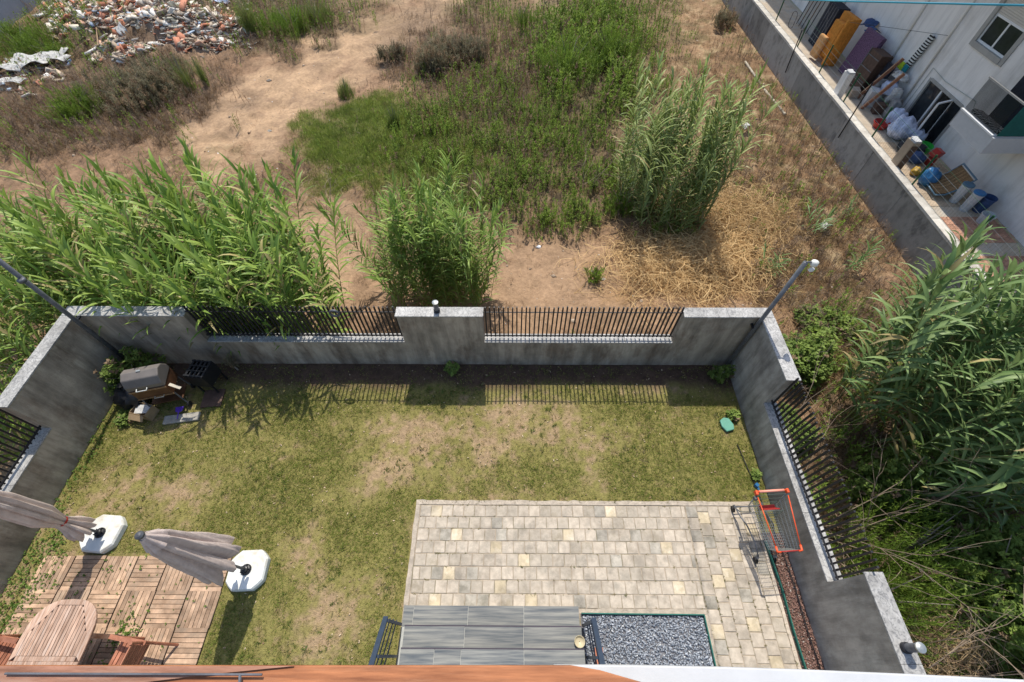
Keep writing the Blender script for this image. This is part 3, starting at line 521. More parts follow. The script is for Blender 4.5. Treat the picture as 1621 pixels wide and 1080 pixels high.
# weeds through the deck
def deck_weeds():
    r = np.random.default_rng(5); P = []
    for r_ in range(4):
        for c_ in range(6):
            dens = max(0, 1.25 - c_ * .2 - .05 * r_) * (1 if r_ < 3 else .4); ver = (r_ + c_) % 2 == 0; cx, cy = -7.86 + TS * (c_ + .5), 1.33 - .505 * (r_ + .5)
            for k in range(7):
                for q in range(r.poisson(2.6 * dens * r.uniform(.1, 1.8))):
                    g = (k - 3) * .0652; s = r.normal(r.uniform(-.15, .15), .1); s = np.clip(s, -.25, .25); P.append((cx + (g if ver else s), cy + (s if ver else g), .03))
    for _ in range(900): P.append((r.normal(-7.85, .16), r.uniform(-.4, 1.9), .01))
    for _ in range(350): P.append((r.uniform(-8.2, -8.0), r.uniform(0, 4), .01))
    for _ in range(160): P.append((r.normal(-5.95, .1), r.normal(.15, .18), .03))
    P = np.array(P); P = P[P[:, 0] > XL + .03]; n = len(P); c = lerpc((.10, .19, .03), (.20, .30, .06), r.uniform(0, 1, n))
    scatter('deck_weeds', [stalk_proto(r, .03, 6, .026, .017, .4) for _ in range(6)], P, r.uniform(.5, 1.2, n), c, 'veg', .25, 6, 'small green weeds growing through the deck gaps and along its left edge')
deck_weeds()

# ------------------------------------------------------------------ steps
st = thing('entrance_steps', 'wide steps clad in grey streaked tiles between dark handrails', 'steps', (-.3, .3, 0))
for i, (yf, z, x0) in enumerate(((.63, .17, -1.70), (.35, .34, -1.62), (.07, .51, -1.60))):
    yb = -1.4; part('step_core', MB().box(x0 + .01, 1.0, yb, yf - .012, 0 if i == 0 else z - .168, z - .006), 'grout', st, world=True)
    nx = [x0 + .16, x0 + 1.0, x0 + 1.86] if i == 0 else ([x0, -.72, .15] if i == 1 else [x0, -1.12, -.74, .15]); nx = ([x0] if i == 0 else []) + nx + [1.01]
    for a, b in zip(nx[:-1], nx[1:]):
        yb2 = yf - .275 - (0 if i < 2 else 1.0); part('tread_tile', MB().box(a + .003, b - .003, yb2, yf, z - .0055, z), 'tile', st, world=True)
        part('nosing', MB().box(a + .001, b - .001, yf + .0005, yf + .017, z - .03, z + .0015), 'nosing', st, world=True) if i else None
        part('riser_tile', MB().box(a + .002, b - .002, yf - .011, yf - .003, (0 if i == 0 else z - .17) + .001, z - .013), 'tile', st, world=True)
def stair_rail(label, x, sgn):
    t = thing('stair_railing', label, 'handrail', (x, .4, .0)); p0, p1 = Vector((x + sgn * .02, .42, 1.06)), Vector((x + sgn * .05, -.55, 1.66)); dz = (p1 - p0)
    d = dz.normalized(); mb = MB(); n = Vector((1, 0, 0)); u = d.cross(n).normalized()
    vs = [p + n * a * .032 + u * b * .02 for p in (p0, p1) for a, b in ((-1, -1), (1, -1), (1, 1), (-1, 1))]; mb.add(vs, [(0, 1, 2, 3), (7, 6, 5, 4)] + [(i, 4 + i, 4 + (i + 1) % 4, (i + 1) % 4) for i in range(4)]); part('handrail', mb, 'rail', t, world=True)
    for zz in (.26, .48, .70):
        a, b = p0 - Vector((sgn * .0, 0, zz)), p1 - Vector((0, 0, zz)); part('lower_rail', MB().tube([a, b], .009, 6), 'rail', t, world=True)
    for k, s in enumerate((.04, .45, .86)):
        p = p0 + dz * s; part('post', MB().box(x - .024, x + .024, p.y - .018, p.y + .018, .1, p.z - .02), 'rail', t, world=True)
stair_rail('dark blue steel handrail on the lawn side of the steps', -1.72, -1); stair_rail('dark blue steel handrail between the steps and the gravel bed', 1.07, 1)
bp = at(917, 1016, .34); bo = thing('metal_bowl', 'round beige bowl hanging inside the right handrail', 'bowl', bp); part('bowl_shell', MB().lathe([(.03, .0), (.06, .015), (.075, .06), (.078, .06), (.06, .02), (.005, .012)], n=20, cap=False), 'brass', bo, smooth=True)
bp = at(948, 1042, .1); solo('terracotta_planter', MB().box(bp.x - .05, bp.x + .05, bp.y - .14, bp.y + .12, .02, .16).box(bp.x - .058, bp.x + .058, bp.y - .148, bp.y + .128, .161, .18), 'brick', 'brick red planter trough tucked behind the right handrail', 'planter')

# ------------------------------------------------------------------ parasols
def parasol(label, loc, rz, fab, tied, h=2.7, hem=.62, seed=1, tip=(0, 0), grp='closed parasols in white plastic bases'):
    rr = random.Random(seed); t = thing('closed_parasol', label, 'parasol', loc, rz, grp)
    o8 = []; s = .30; c = .14
    for (sx, sy) in ((1, 1), (-1, 1), (-1, -1), (1, -1)):
        pts = [(s * sx, (s - c) * sy), ((s - .045) * sx, (s - .5 * c) * sy), ((s - c) * sx, s * sy)]; pts = [(s * sx, (s - c) * sy), ((s - .06) * sx, (s - .07) * sy), ((s - c) * sx, s * sy)]
        o8 += pts if sx * sy > 0 else pts[::-1]
    b = MB(); b.prism(o8, 0, .10); sc = [(x * .93, y * .93) for x, y in o8]; n = len(o8)
    b2 = MB(); b2.add([(x, y, .101) for x, y in o8] + [(x, y, .135) for x, y in sc], [tuple(range(n, 2 * n))] + [(i, (i + 1) % n, n + (i + 1) % n, n + i) for i in range(n)])
    base = part('base', b, 'plastic', t, bevel=.012); part('base_top', b2, 'plastic', base, bevel=.006)
    part('collar', MB().lathe([(.085, .135), (.085, .155), (.07, .17), (.05, .175), (.045, .21), (.03, .215)], n=18), 'blackpl', t)
    for k in range(5): a = k * 1.2566; part('collar_rib', MB().box(.03, .08, -.006, .006, .17, .19, rot=(0, 0, a), c=(0, 0, 0)), 'blackpl', t)
    tx, ty = tip; part('pole', MB().tube([(0, 0, .15), (tx, ty, h - .02)], .022, 12), 'greysteel', t, smooth=True)
    # folded canopy
    nz, na = 34, 96; mb = MB(); ph = rr.uniform(0, 6)
    for i in range(nz + 1):
        f = i / nz; z = h - .04 - (h - .04 - hem) * f
        if tied: rad = (.05 + .09 * min(1, f * 3)) * (1 + .25 * f); g = abs(f - .80) / .16; rad *= (.55 + .45 * min(1, g) ** 1.2) if g < 1 else 1; rad *= 1.05 if f > .9 else 1
        else: rad = .05 + .065 * min(1, f * 5) + .165 * f ** 1.2
        for j in range(na):
            a = 2 * math.pi * j / na; k = 8; fold = abs(math.sin(a * k / 2 + .25 * math.sin(3 * f + ph))); fold2 = .5 + .5 * math.sin(a * 19 + ph + 2 * f) + .5 * math.sin(a * 31 + 9 * f + ph)
            amp = .50 * min(1, f * 4 + .2); rr_ = rad * (1 - amp * (1 - fold) ** .8 + .09 * fold2 * min(1, f * 3)) * (1 + .12 * math.sin(a + ph) * f)
            ysq = 1.15 if not tied else 1.0; dz = -.10 * fold * (f > .999) * (1 if not tied else .6)
            lx, ly = tx * z / h, ty * z / h; mb.v.append((lx + rr_ * .85 * math.cos(a), ly + rr_ * ysq * math.sin(a), z + dz))
    for i in range(nz):
        for j in range(na): j2 = (j + 1) % na; mb.f.append((i * na + j, i * na + j2, (i + 1) * na + j2, (i + 1) * na + j))
    part('canopy', mb, fab, t, smooth=True)
    mb = MB(); nz = 6
    for i in range(nz + 1):
        f = i / nz; z = h + .0 - .30 * f
        for j in range(48):
            a = 2 * math.pi * j / 48; fold = abs(math.sin(a * 4 + .4)); rr_ = (.03 + .12 * f) * (1 - .35 * (1 - fold) * min(1, 2 * f)); mb.v.append((tx * z / h + rr_ * math.cos(a), ty * z / h + rr_ * math.sin(a), z - .05 * (1 - fold) * (f > .99)))
    for i in range(nz):
        for j in range(48): j2 = (j + 1) % 48; mb.f.append((i * 48 + j, i * 48 + j2, (i + 1) * 48 + j2, (i + 1) * 48 + j))
    part('vent_flap', mb, fab, t, smooth=True)
    part('finial', MB().lathe([(.048, -.01), (.05, .02), (.03, .04), (.01, .045)], (tx, ty, h), 16), 'greysteel', t)
    if tied:
        z = h - .04 - (h - .04 - hem) * .80; part('strap', MB().lathe([(.079, -.018), (.083, 0), (.079, .018)], (tx * z / h, ty * z / h, z), 24, cap=False), 'red', t, smooth=True)
    return t
parasol('closed mauve parasol hanging loose over the deck corner, in a white base', (-4.35, 1.12, 0), R_(3), 'fabric', False, 2.66, 1.0, 3)
parasol('closed taupe parasol tied with a red strap, beside the left wall', (-7.03, 1.67, 0), R_(-4), 'fabric2', True, 2.7, .5, 5)

# ------------------------------------------------------------------ table and chairs
tb = thing('garden_table', 'oval slatted teak table on the deck at the bottom left', 'table', (-6.40, -.1, 0)); tz = .74; hw = .485; b0 = -.02; e0 = .30; ln = .74
def outline(off):
    P = []; w = hw - off; L = ln - e0 - off
    for i in range(17): a = math.pi * i / 16; P.append((w * math.cos(a) * (abs(math.cos(a)) ** -.25 if abs(math.cos(a)) > .05 else 1) if False else w * math.copysign(abs(math.cos(a)) ** .72, math.cos(a)), e0 + L * abs(math.sin(a)) ** .9))
    return P
out = outline(0); inn = [(hw - .07, .06), (hw - .07, e0 + .02), (hw * .38, ln - .075), (-hw * .38, ln - .075), (-hw + .07, e0 + .02), (-hw + .07, .06)]
# frame: ring between outline and inner polygon
ring = MB(); outer = [(hw, 0)] + out + [(-hw, 0)]
def poly_at(P, s):
    L = [math.dist(a, b) for a, b in zip(P[:-1], P[1:])]; tot = sum(L); d = s * tot
    for i, l in enumerate(L):
        if d <= l or i == len(L) - 1: f = d / l; return (P[i][0] + (P[i + 1][0] - P[i][0]) * f, P[i][1] + (P[i + 1][1] - P[i][1]) * f)
        d -= l
cuts = [0, .235, .43, .57, .765, 1]; 
for k in range(5):
    mb = MB(); N_ = 6; pa = [poly_at(outer, cuts[k] + (cuts[k + 1] - cuts[k]) * i / N_) for i in range(N_ + 1)]; a, b = inn[k], inn[k + 1]; pb = [(a[0] + (b[0] - a[0]) * i / N_, a[1] + (b[1] - a[1]) * i / N_) for i in range(N_ + 1)]
    poly = pa + pb[::-1]; mb.prism(poly, tz - .028, tz + random.uniform(-.0005, .0005)); part('frame_board', mb, 'teak', tb, bevel=.003)
part('frame_board', MB().box(-hw, hw, -.07, -.001, tz - .028, tz), 'teak', tb, bevel=.003)
part('frame_board', MB().box(-hw + .07, hw - .07, .001, .058, tz - .03, tz - .002), 'teak', tb, bevel=.003)
part('underframe', MB().prism([(x * .97, y * .97 + .003) for x, y in [(hw, 0)] + out + [(-hw, 0)]], tz - .052, tz - .03), 'brownwood', tb)
ns = 17; wi = 2 * (hw - .07) / ns
for k in range(ns):
    x = -hw + .07 + wi * (k + .5); ax_ = abs(x); top = (ln - .075) if ax_ < hw * .38 else (ln - .075) - (ax_ - hw * .38) / (hw - .07 - hw * .38) * (ln - .075 - e0 - .02)
    part('slat', MB().box(x - wi / 2 + .0035, x + wi / 2 - .0035, .062, top - .004, tz - .024, tz - .003), 'teak', tb)
for x in (-.38, .38):
    for y in (.3, -.85): part('leg', MB().box(x - .03, x + .03, y - .03, y + .03, .033, tz - .053), 'teak', tb)
part('far_leaf', MB().box(-hw, hw, -1.1, -.075, tz - .028, tz - .001), 'teak', tb, bevel=.003)
def chair(label, loc, rz):
    t = thing('garden_chair', label, 'chair', loc, rz, 'teak armchairs round the garden table'); m = 'teak_red'    # faces -x
    for y in (-.27, .27):
        part('front_leg', MB().tube([(-.26, y, 0), (-.24, y, .62)], .02, 6), m, t); part('rear_leg', MB().tube([(.30, y, 0), (.18, y, .42), (.20, y, .70), (.30, y, 1.02)], .02, 6), m, t)
        part('armrest', MB().add([(p[0], y + s * .028, p[1] + h_) for p in ((-.31, .63), (-.15, .665), (.08, .655), (.24, .63)) for s in (-1, 1) for h_ in (0, .02)], [(0, 1, 3, 2)] + [f for i in range(3) for f in ((i * 4, i * 4 + 4, i * 4 + 5, i * 4 + 1), (i * 4 + 2, i * 4 + 3, i * 4 + 7, i * 4 + 6), (i * 4 + 1, i * 4 + 5, i * 4 + 7, i * 4 + 3), (i * 4, i * 4 + 2, i * 4 + 6, i * 4 + 4))] + [(12, 14, 15, 13)]), m, t)
        part('side_rail', MB().box(-.25, .2, y - .012, y + .012, .38, .425), m, t)
    for k in range(8): x = -.24 + k * .055; part('seat_slat', MB().box(x - .022, x + .022, -.255, .255, .428, .444), m, t)
    for k in range(9):
        f = k / 8; x = .205 + .09 * f; z = .52 + .46 * f; part('back_slat', MB().box(x - .008, x + .008, -.25, .25, z - .021, z + .021, rot=(0, .2, 0)), m, t)
    return t
chair('teak armchair with slatted back on the deck right of the table', (-5.42, -.12, .033), R_(-8)); chair('teak armchair half hidden at the left end of the table', (-7.30, -.10, .033), R_(172))

# ------------------------------------------------------------------ balcony edge in front of the photographer
z = 7.05
a = at(-260, 1053.5, z); b = at(906, 1053.5, z); c_ = at(950, 1061, z); d = at(1030, 1084, z); e = at(1150, 1130, z)
tp = [(a.x, a.y), (b.x, b.y), (c_.x, c_.y), (d.x, d.y), (e.x, e.y), (e.x, e.y - .5), (a.x, a.y - .5)]
solo('balcony_handrail_cap', MB().prism(tp[::-1], z - .05, z), 'terracotta', 'orange brown wooden balcony cap along the bottom edge of the view', 'balcony rail', bevel=.002)
q = [at(-300, 1054.5, z + .004), at(465, 1054.5, z + .004), at(330, 1068, z + .004), at(190, 1085, z + .004)]
solo('cap_reflection_sheet', MB().prism([(p.x, p.y) for p in q[::-1]] + [(q[0].x - .05, q[3].y)][::-1] if False else [(q[3].x, q[3].y), (q[2].x, q[2].y), (q[1].x, q[1].y), (q[0].x, q[0].y), (q[0].x, q[3].y)], z + .001, z + .006), 'pinkreflection', 'dusty pinkish reflection made as a thin sheet on the left of the wooden balcony cap', 'board')  # thin sheet on the cap; the dusty reflection is put into its colour
solo('metal_rod', MB().tube([at(8, 1066.5, z + .012), at(415, 1068, z + .012)], .0022, 6).tube([at(380, 1069, z + .012), at(379, 1086, z + .012)], .003, 6), 'greysteel', 'thin dark rod lying along the balcony cap at bottom left', 'rod')
z2 = 6.75; pts = [at(880, 1052.5, z2), at(1000, 1053, z2), at(1150, 1056, z2), at(1300, 1061, z2), at(1450, 1067.5, z2), at(1640, 1077, z2), at(1900, 1096, z2)]
pl = [(p.x, p.y) for p in pts]; solo('balcony_slab', MB().prism([(p[0], p[1] - .7) for p in (pl[0], pl[-1])] + pl[::-1], z2 - .12, z2), 'white', 'white curved balcony slab edge at the bottom right', 'balcony', bevel=.004)
a, b = at(1190, -4, 6.0), at(1640, 9, 7.2); solo('washing_line', MB().tube([a, (a + b) / 2 + Vector((0, 0, -.01)), b], .006, 8, .006), 'cable', 'turquoise washing line crossing the top right corner', 'line', smooth=True)

# ------------------------------------------------------------------ giant reeds
def cane_meshes(seed, h, nl, L, Wd, ca, cb, bend=.5, dead=.12, low=.3):
    r = np.random.default_rng(seed); az = r.uniform(0, 6.28); bx, by = math.cos(az) * bend * r.uniform(.3, 1), math.sin(az) * bend * r.uniform(.3, 1)
    def axis(t): return np.array([bx * t ** 2.2 * h * .35, by * t ** 2.2 * h * .35, h * t * (1 - .06 * t * abs(bend))])
    mb = MB(); mb.tube([axis(t) for t in np.linspace(0, .97, 8)], .0030, 5, .0012); V = np.array(mb.v); Fc = np.array([f for f in mb.f if len(f) == 4])
    col = np.tile(np.array([(.24, .26, .10)]), (len(V), 1)) * r.uniform(.7, 1.2, (len(V), 1)); stem = np_mesh('cane', V, Fc, 'stem', col, True)
    LV, LF, LC = [], [], []; o = 0; phi0 = r.uniform(0, 6.28)
    for i in range(nl):
        t = low + (1 - low) * (i / (nl - 1)) ** .85; p = axis(min(t, .99)); a = phi0 + (i % 2) * math.pi + r.normal(0, .45) + i * .05; el = R_(r.uniform(38, 62) + 22 * max(0, t - .75) * 4)
        ll = L * r.uniform(.75, 1.15) * (1 - .35 * max(0, t - .8) * 5) * (.75 + .25 * min(1, (t - low) * 4)); w = Wd * r.uniform(.8, 1.2); droop = r.uniform(.8, 1.9) * (1 - .5 * max(0, t - .85) * 6)
        pos = p.copy(); e = el; sd = np.array([-math.sin(a), math.cos(a), 0]); K = 6; tw = r.normal(0, .25)
        c = np.array(ca) + (np.array(cb) - np.array(ca)) * r.uniform(0, 1)
        if r.uniform() < dead * (1.4 - t): c = np.array((.40, .33, .15)) * r.uniform(.6, 1.1)
        for k in range(K):
            f = k / (K - 1); ww = w * (.55 + 1.2 * f if f < .3 else .95 * (1 - ((f - .3) / .7) ** 1.6) + .02); s2 = sd * math.cos(tw * f) + np.array([0, 0, 1]) * math.sin(tw * f)
            LV += [pos - s2 * ww / 2 + np.array([0, 0, ww * .16]), pos, pos + s2 * ww / 2 + np.array([0, 0, ww * .16])]; LC += [c * 1.0, c * 1.22, c * 1.0]
            d = np.array([math.cos(a) * math.cos(e), math.sin(a) * math.cos(e), math.sin(e)]); pos = pos + d * ll / (K - 1); e -= droop * (.35 + .9 * f) * 1.1 / (K - 1) * 1.2
        for k in range(K - 1): q = o + k * 3; LF += [(q, q + 1, q + 4, q + 3), (q + 1, q + 2, q + 5, q + 4)]
        o += K * 3
    return stem, np_mesh('foliage', np.array(LV), np.array(LF), 'leaf', np.clip(np.array(LC), 0, 1))
YG = ((.13, .225, .04), (.31, .41, .09)); MG = ((.13, .22, .04), (.31, .41, .10)); BG = ((.10, .175, .06), (.25, .34, .13))
LIB = dict(left=[cane_meshes(100 + i, 1., 38, .14, .0150, *YG, low=.2, dead=.2) for i in range(9)], mid=[cane_meshes(200 + i, 1., 42, .155, .0150, *MG, bend=.35, low=.06) for i in range(8)],
           far=[cane_meshes(300 + i, 1., 44, .155, .0145, *((.15, .215, .05), (.36, .42, .16)), bend=.2, low=.06) for i in range(7)], right=[cane_meshes(400 + i, 1., 34, .165, .0185, *BG, bend=.7, dead=.08, low=.2) for i in range(9)],
           short=[cane_meshes(500 + i, 1., 12, .42, .04, (.10, .2, .06), (.22, .34, .12), bend=.6, dead=0, low=.1) for i in range(4)])
def stand(name, label, pts, lib, hs, tilt=.06, away=None, z=FZ, seed=1, group=None, cat='reeds'):
    r = random.Random(seed); cx = sum(p[0] for p in pts) / len(pts); cy = sum(p[1] for p in pts) / len(pts); t = thing(name, label, cat, (cx, cy, z), 0, group)
    for x, y in pts:
        s, l = r.choice(LIB[lib]); h = r.uniform(*hs); o = obj('cane', s, t, (x - cx, y - cy, -.03)); o.scale = (h, h, h)
        tx, ty = r.gauss(0, tilt), r.gauss(0, tilt)
        if away: tx += -away * (y - cy); ty += away * (x - cx)
        o.rotation_euler = (tx, ty, r.uniform(0, 6.28)); f = obj('foliage', l, o)
    return t
def blob(n, cx, cy, rx, ry, seed=1, ok=None, rot=0):
    r = random.Random(seed); P = []
    while len(P) < n:
        a = r.uniform(0, 6.28); q = math.sqrt(r.uniform(0, 1)); u, v = math.cos(a) * q * rx, math.sin(a) * q * ry; x, y = cx + u * math.cos(rot) - v * math.sin(rot), cy + u * math.sin(rot) + v * math.cos(rot)
        if ok is None or ok(x, y): P.append((x, y))
    return P
okL = lambda x, y: y > YB + .35 or x < XL - .5
stand('giant_reeds', 'broad thicket of giant reeds hanging over the left part of the back wall', blob(150, -7.7, 7.1, 3.4, 1.6, 1, okL) + blob(26, -5.6, 5.95, 1.5, .35, 22, okL), 'left', (3.7, 5.1), .07, .012, seed=11)
stand('giant_reeds', 'lower reeds spreading at the far left behind the wall thicket', blob(85, -12.3, 7.6, 3.0, 1.7, 2, okL), 'left', (3.1, 4.3), .07, .012, seed=21)
stand('giant_reeds', 'reed thicket outside the left garden wall at the left edge', blob(55, -11.2, 5.0, 2.2, 2.2, 3, lambda x, y: x < -9.0), 'left', (3.2, 4.8), .08, seed=12)
stand('giant_reeds', 'bushy clump of reeds growing just behind the middle pillar', blob(115, -2.35, 8.9, 1.7, .9, 4), 'mid', (1.9, 4.0), .10, .14, seed=13)
stand('giant_reeds', 'tall pale reed clump standing in the field beside the heap of dry canes', blob(56, 5.1, 12.5, 1.15, 1.1, 5) + blob(22, 4.1, 13.4, .5, .9, 6) + blob(18, 5.7, 11.6, .6, .7, 7), 'far', (1.9, 4.7), .06, .03, seed=14)
stand('giant_reeds', 'huge dark green reed thicket leaning in from the right edge', blob(78, 9.5, 4.6, 2.0, 1.6, 8, lambda x, y: x > 6.9) + blob(30, 9.6, 3.2, 1.7, 1.0, 9, lambda x, y: x > 7.6), 'right', (3.6, 5.5), .09, .03, seed=15)
for k, (px, py, h, lb) in enumerate(((1285, 372, 1.0, 'young reed shoot between the dry heap and the concrete wall'), (1345, 425, .9, 'young reed shoot right of the lamp post head'), (1215, 435, .8, 'low green reed sprout at the edge of the dry cane heap'), (1325, 345, .7, 'small reed shoot close to the foot of the concrete wall'))):
    p = at(px, py, FZ); t = thing('reed_shoot', lb, 'reeds', p)
    for q in range(5 if k < 3 else 3):
        s, l = LIB['short'][(q + k) % 4]; o = obj('cane', s, t, (random.uniform(-.22, .22), random.uniform(-.22, .22), 0)); hh = h * random.uniform(.7, 1.2); o.scale = (hh, hh, hh); o.rotation_euler = (random.gauss(0, .25), random.gauss(0, .25), random.uniform(0, 6)); obj('foliage', l, o)

# ------------------------------------------------------------------ field vegetation (stuff) by land cover
def sample(N, dens, seed, box=(-30, -30, 1660, 1100), nearpow=1.):
    r = np.random.default_rng(seed); px = r.uniform(box[0], box[2], N); py = r.uniform(box[1], box[3], N); P = unproject(px, py, FZ); x, y = P[:, 0], P[:, 1]
    out = (x < 12.4) & ((x > XR + .45) | (x < XL - .45) | (y > YB + .45)); x, y = x[out], y[out]; z, n1, n2 = zones(x, y); d = dens(z, n1, n2, x, y); k = r.uniform(0, 1, len(x)) < d
    x, y = x[k], y[k]; zz = {q: z[q][k] for q in z}; return np.stack([x, y, FZ + bumps(x, y) - .01], 1), zz, n1[k], n2[k], r
r0 = np.random.default_rng(40)
# dry grass
P, z, n1, n2, r = sample(210000, lambda z, a, b, x, y: np.clip((.30 + .75 * z['dry'] + .55 * z['scrub'] + .05 * z['weed'] + .35 * z['shade'] - .75 * z['path'] - .9 * z['rubble']) * (.25 + 1.5 * sstep(.35, .65, fbm(x, y, .55, 87))), .02, 1), 51)
n = len(P); c = lerpc((.16, .09, .05), (.56, .41, .23), np.clip(r.beta(1.6, 2.2, n) + .9 * (fbm(P[:, 0], P[:, 1], .5, 86) - .5), 0, 1)); c = c * (1 - .25 * z['scrub'][:, None]); sc_ = r.uniform(.5, 1.2, n) * (.6 + .6 * z['scrub'] + .3 * z['dry'] + .2 * z['weed'])
scatter('dry_grass', [blade_proto(r0, 6, .28, .014, 1.0, .55, True) for _ in range(12)], P, sc_, c, 'veg', .35, 52, 'dry brown and straw grass covering the waste ground')
# green grass
P, z, n1, n2, r = sample(70000, lambda z, a, b, x, y: np.clip(.8 * z['grass'] * (.3 + 1.4 * b) + .10 * z['weed'] - .03, 0, 1), 53, (400, 130, 900, 360))
n = len(P); c = lerpc((.13, .19, .03), (.40, .46, .10), np.clip(r.normal(.5,.3,n)+1.3*(fbm(P[:,0],P[:,1],.8,91)-.5),0,1)); scatter('green_grass', [blade_proto(r0, 5, .20, .012, .7, .5, True) for _ in range(8)], P, r.uniform(.5, 1.2, n), c, 'veg', .3, 54, 'patch of fresh green grass in the middle of the field')
# weeds
P, z, n1, n2, r = sample(170000, lambda z, a, b, x, y: np.clip(.95 * z['weed'] * sstep(.30, .60, fbm(x, y, .9, 88)) * 1.5 + .10 * z['scrub'] + .03 * z['grass'] + .006 + .10 * z['dry'] * sstep(.45, .6, fbm(x, y, .7, 83)) + .15 * z['shade'] - .5 * z['path'], 0, 1), 55)
n = len(P); g = np.clip(r.normal(.5, .25, n) + .6 * (fbm(P[:, 0], P[:, 1], 1.5, 77) - .5), 0, 1); c = lerpc((.10, .14, .03), (.27, .38, .06), g); d = r.uniform(0, 1, n) < (.10 + .4 * z['scrub']); c[d] = lerpc((.20, .13, .09), (.30, .2, .14), r.uniform(0, 1, int(d.sum())))
tall = .65 + .55 * ell(*project(P), 930, 90, 90, 90) + .1 * z['weed']
scatter('field_weeds', [stalk_proto(r0, .75, 20, .13, .045, 1.0, 1, .05) for _ in range(12)], P, r.uniform(.6, 1.2, n) * tall, c, 'veg', .14, 56, 'upright leafy green weeds massed across the field')
# thin grey brown twiggy scrub
P, z, n1, n2, r = sample(60000, lambda z, a, b, x, y: np.clip(.9 * z['scrub'] + .12 + .25 * z['weed'] + .3 * z['dry'] - .8 * z['path'] - .6 * z['grass'], 0, 1), 57)
n = len(P); c = lerpc((.16, .11, .085), (.34, .26, .19), r.uniform(0, 1, n)); scatter('twiggy_scrub', [stalk_proto(r0, .45, 11, .13, .010, .9, 2, .1) for _ in range(8)], P, r.uniform(.5, 1.2, n), c, 'veg', .25, 58, 'grey brown twiggy dead scrub')
P, z, n1, n2, r = sample(60000, lambda z, a, b, x, y: np.clip(z['weed'] + .5 * z['scrub'], 0, 1) * sstep(.52, .66, fbm(x, y, 1.1, 95)) * .7, 96)
n = len(P); c = lerpc((.17, .10, .06), (.42, .28, .17), r.beta(1.7, 2.2, n)); scatter('dead_brown_weeds', [stalk_proto(r0, .6, 14, .08, .02, 1.1, 1, .05) for _ in range(8)], P, r.uniform(.6, 1.3, n), c, 'veg', .2, 97, 'drifts of dead brown weed stalks between the green ones')
P, z, n1, n2, r = sample(5200, lambda z, a, b, x, y: np.clip(z['weed'] * 1.1 - .25, 0, 1) * sstep(.35, .6, fbm(x, y, 1.4, 71)) + .08 * z['scrub'], 72)
n = len(P); g = np.clip(r.normal(.55, .25, n), 0, 1); scatter('tall_weed_clumps', [stalk_proto(r0, 1.15, 13, .12, .036, 1.15, 6, .17) for _ in range(9)], P, r.uniform(.55, 1.25, n) * (.8 + .35 * ell(*project(P), 935, 90, 110, 110)), lerpc((.10, .16, .025), (.30, .42, .06), g), 'veg', .12, 73, 'tall shaggy green weed clumps standing above the rest of the field')
# stones and litter
P, z, n1, n2, r = sample(52000, lambda z, a, b, x, y: np.clip(.14 + .35 * z['path'] + .1 * z['dry'], 0, 1), 59); n = len(P); c = lerpc((.17, .11, .07), (.54, .44, .34), r.uniform(0, 1, n)); w = r.uniform(0, 1, n) < .04; c[w] = (.8, .8, .82)
scatter('scattered_stones', [rock_proto(r0, 1, .8, .5) for _ in range(6)], P, r.uniform(.012, .05, n) * (1 + (r.uniform(0, 1, n) > .97) * 2.2), c, 'bits', .5, 60, 'small pale stones and clods scattered over the bare earth')
# straw heap of cut canes
def straw_proto(r):
    V = []; Fc = []; L = r.uniform(.5, 1.1); b = r.uniform(-.5, .5); w = r.uniform(.007, .024); K = 6
    for k in range(K):
        f = k / (K - 1); x = L * (f - .5); y = b * L * (f - .5) ** 2 * 2; z = .10 * math.sin(f * 3.14) * r.uniform(.5, 1.5); ww = w * (1 - .7 * f); V += [(x, y - ww / 2, z), (x, y + ww / 2, z + .004)]
    for k in range(K - 1): Fc.append((2 * k, 2 * k + 1, 2 * k + 3, 2 * k + 2))
    return np.array(V), np.array(Fc)
def straw(name, label, n, cx, cy, rx, ry, hgt, seed, sc=1., cols=((.30, .17, .06), (.86, .63, .33))):
    r = np.random.default_rng(seed); px = cx + r.normal(0, .5, n) * rx; py = cy + r.normal(0, .5, n) * ry; P = unproject(px, py, FZ); q = ((px - cx) / rx) ** 2 + ((py - cy) / ry) ** 2; P[:, 2] += bumps(P[:, 0], P[:, 1]) + r.uniform(.02, 1, n) * hgt * np.exp(-q)
    ok = (P[:, 1] > YB + .6) | (P[:, 0] > XR + .6); P = P[ok]; n = len(P); c = lerpc(*cols, r.beta(2, 1.6, n)); scatter(name, [straw_proto(r0) for _ in range(14)], P, r.uniform(.5, 1.2, n) * sc, c, 'veg', .22, seed, label)
straw('dry_cane_heap', 'heap of straw coloured cut canes and leaves between the reed clump and the back wall', 4200, 1095, 415, 125, 62, .6, 61); straw('dry_cane_heap', 'pale fallen cane leaves spread below the tall reed clump', 2400, 1165, 350, 95, 65, .5, 62)
straw('fallen_leaves', 'brown dead leaves on the ground outside the right wall', 900, 1290, 560, 90, 90, .2, 63, .6, ((.22, .13, .06), (.45, .31, .15))); straw('dry_brush', 'pale dry brush and grass beside the lower right wall', 1300, 1470, 1000, 110, 90, 1.0, 74, .9, ((.30, .2, .10), (.62, .46, .26)))
straw('fallen_leaves', 'brown dead twigs under the bushes at bottom right', 700, 1440, 850, 120, 170, .3, 64, .8, ((.17, .11, .07), (.42, .30, .18)))
straw('dry_cane_litter', 'pale broken canes lying at the foot of the left reed thicket', 350, 420, 330, 150, 60, .3, 65, .9, ((.30, .22, .14), (.5, .4, .28)))
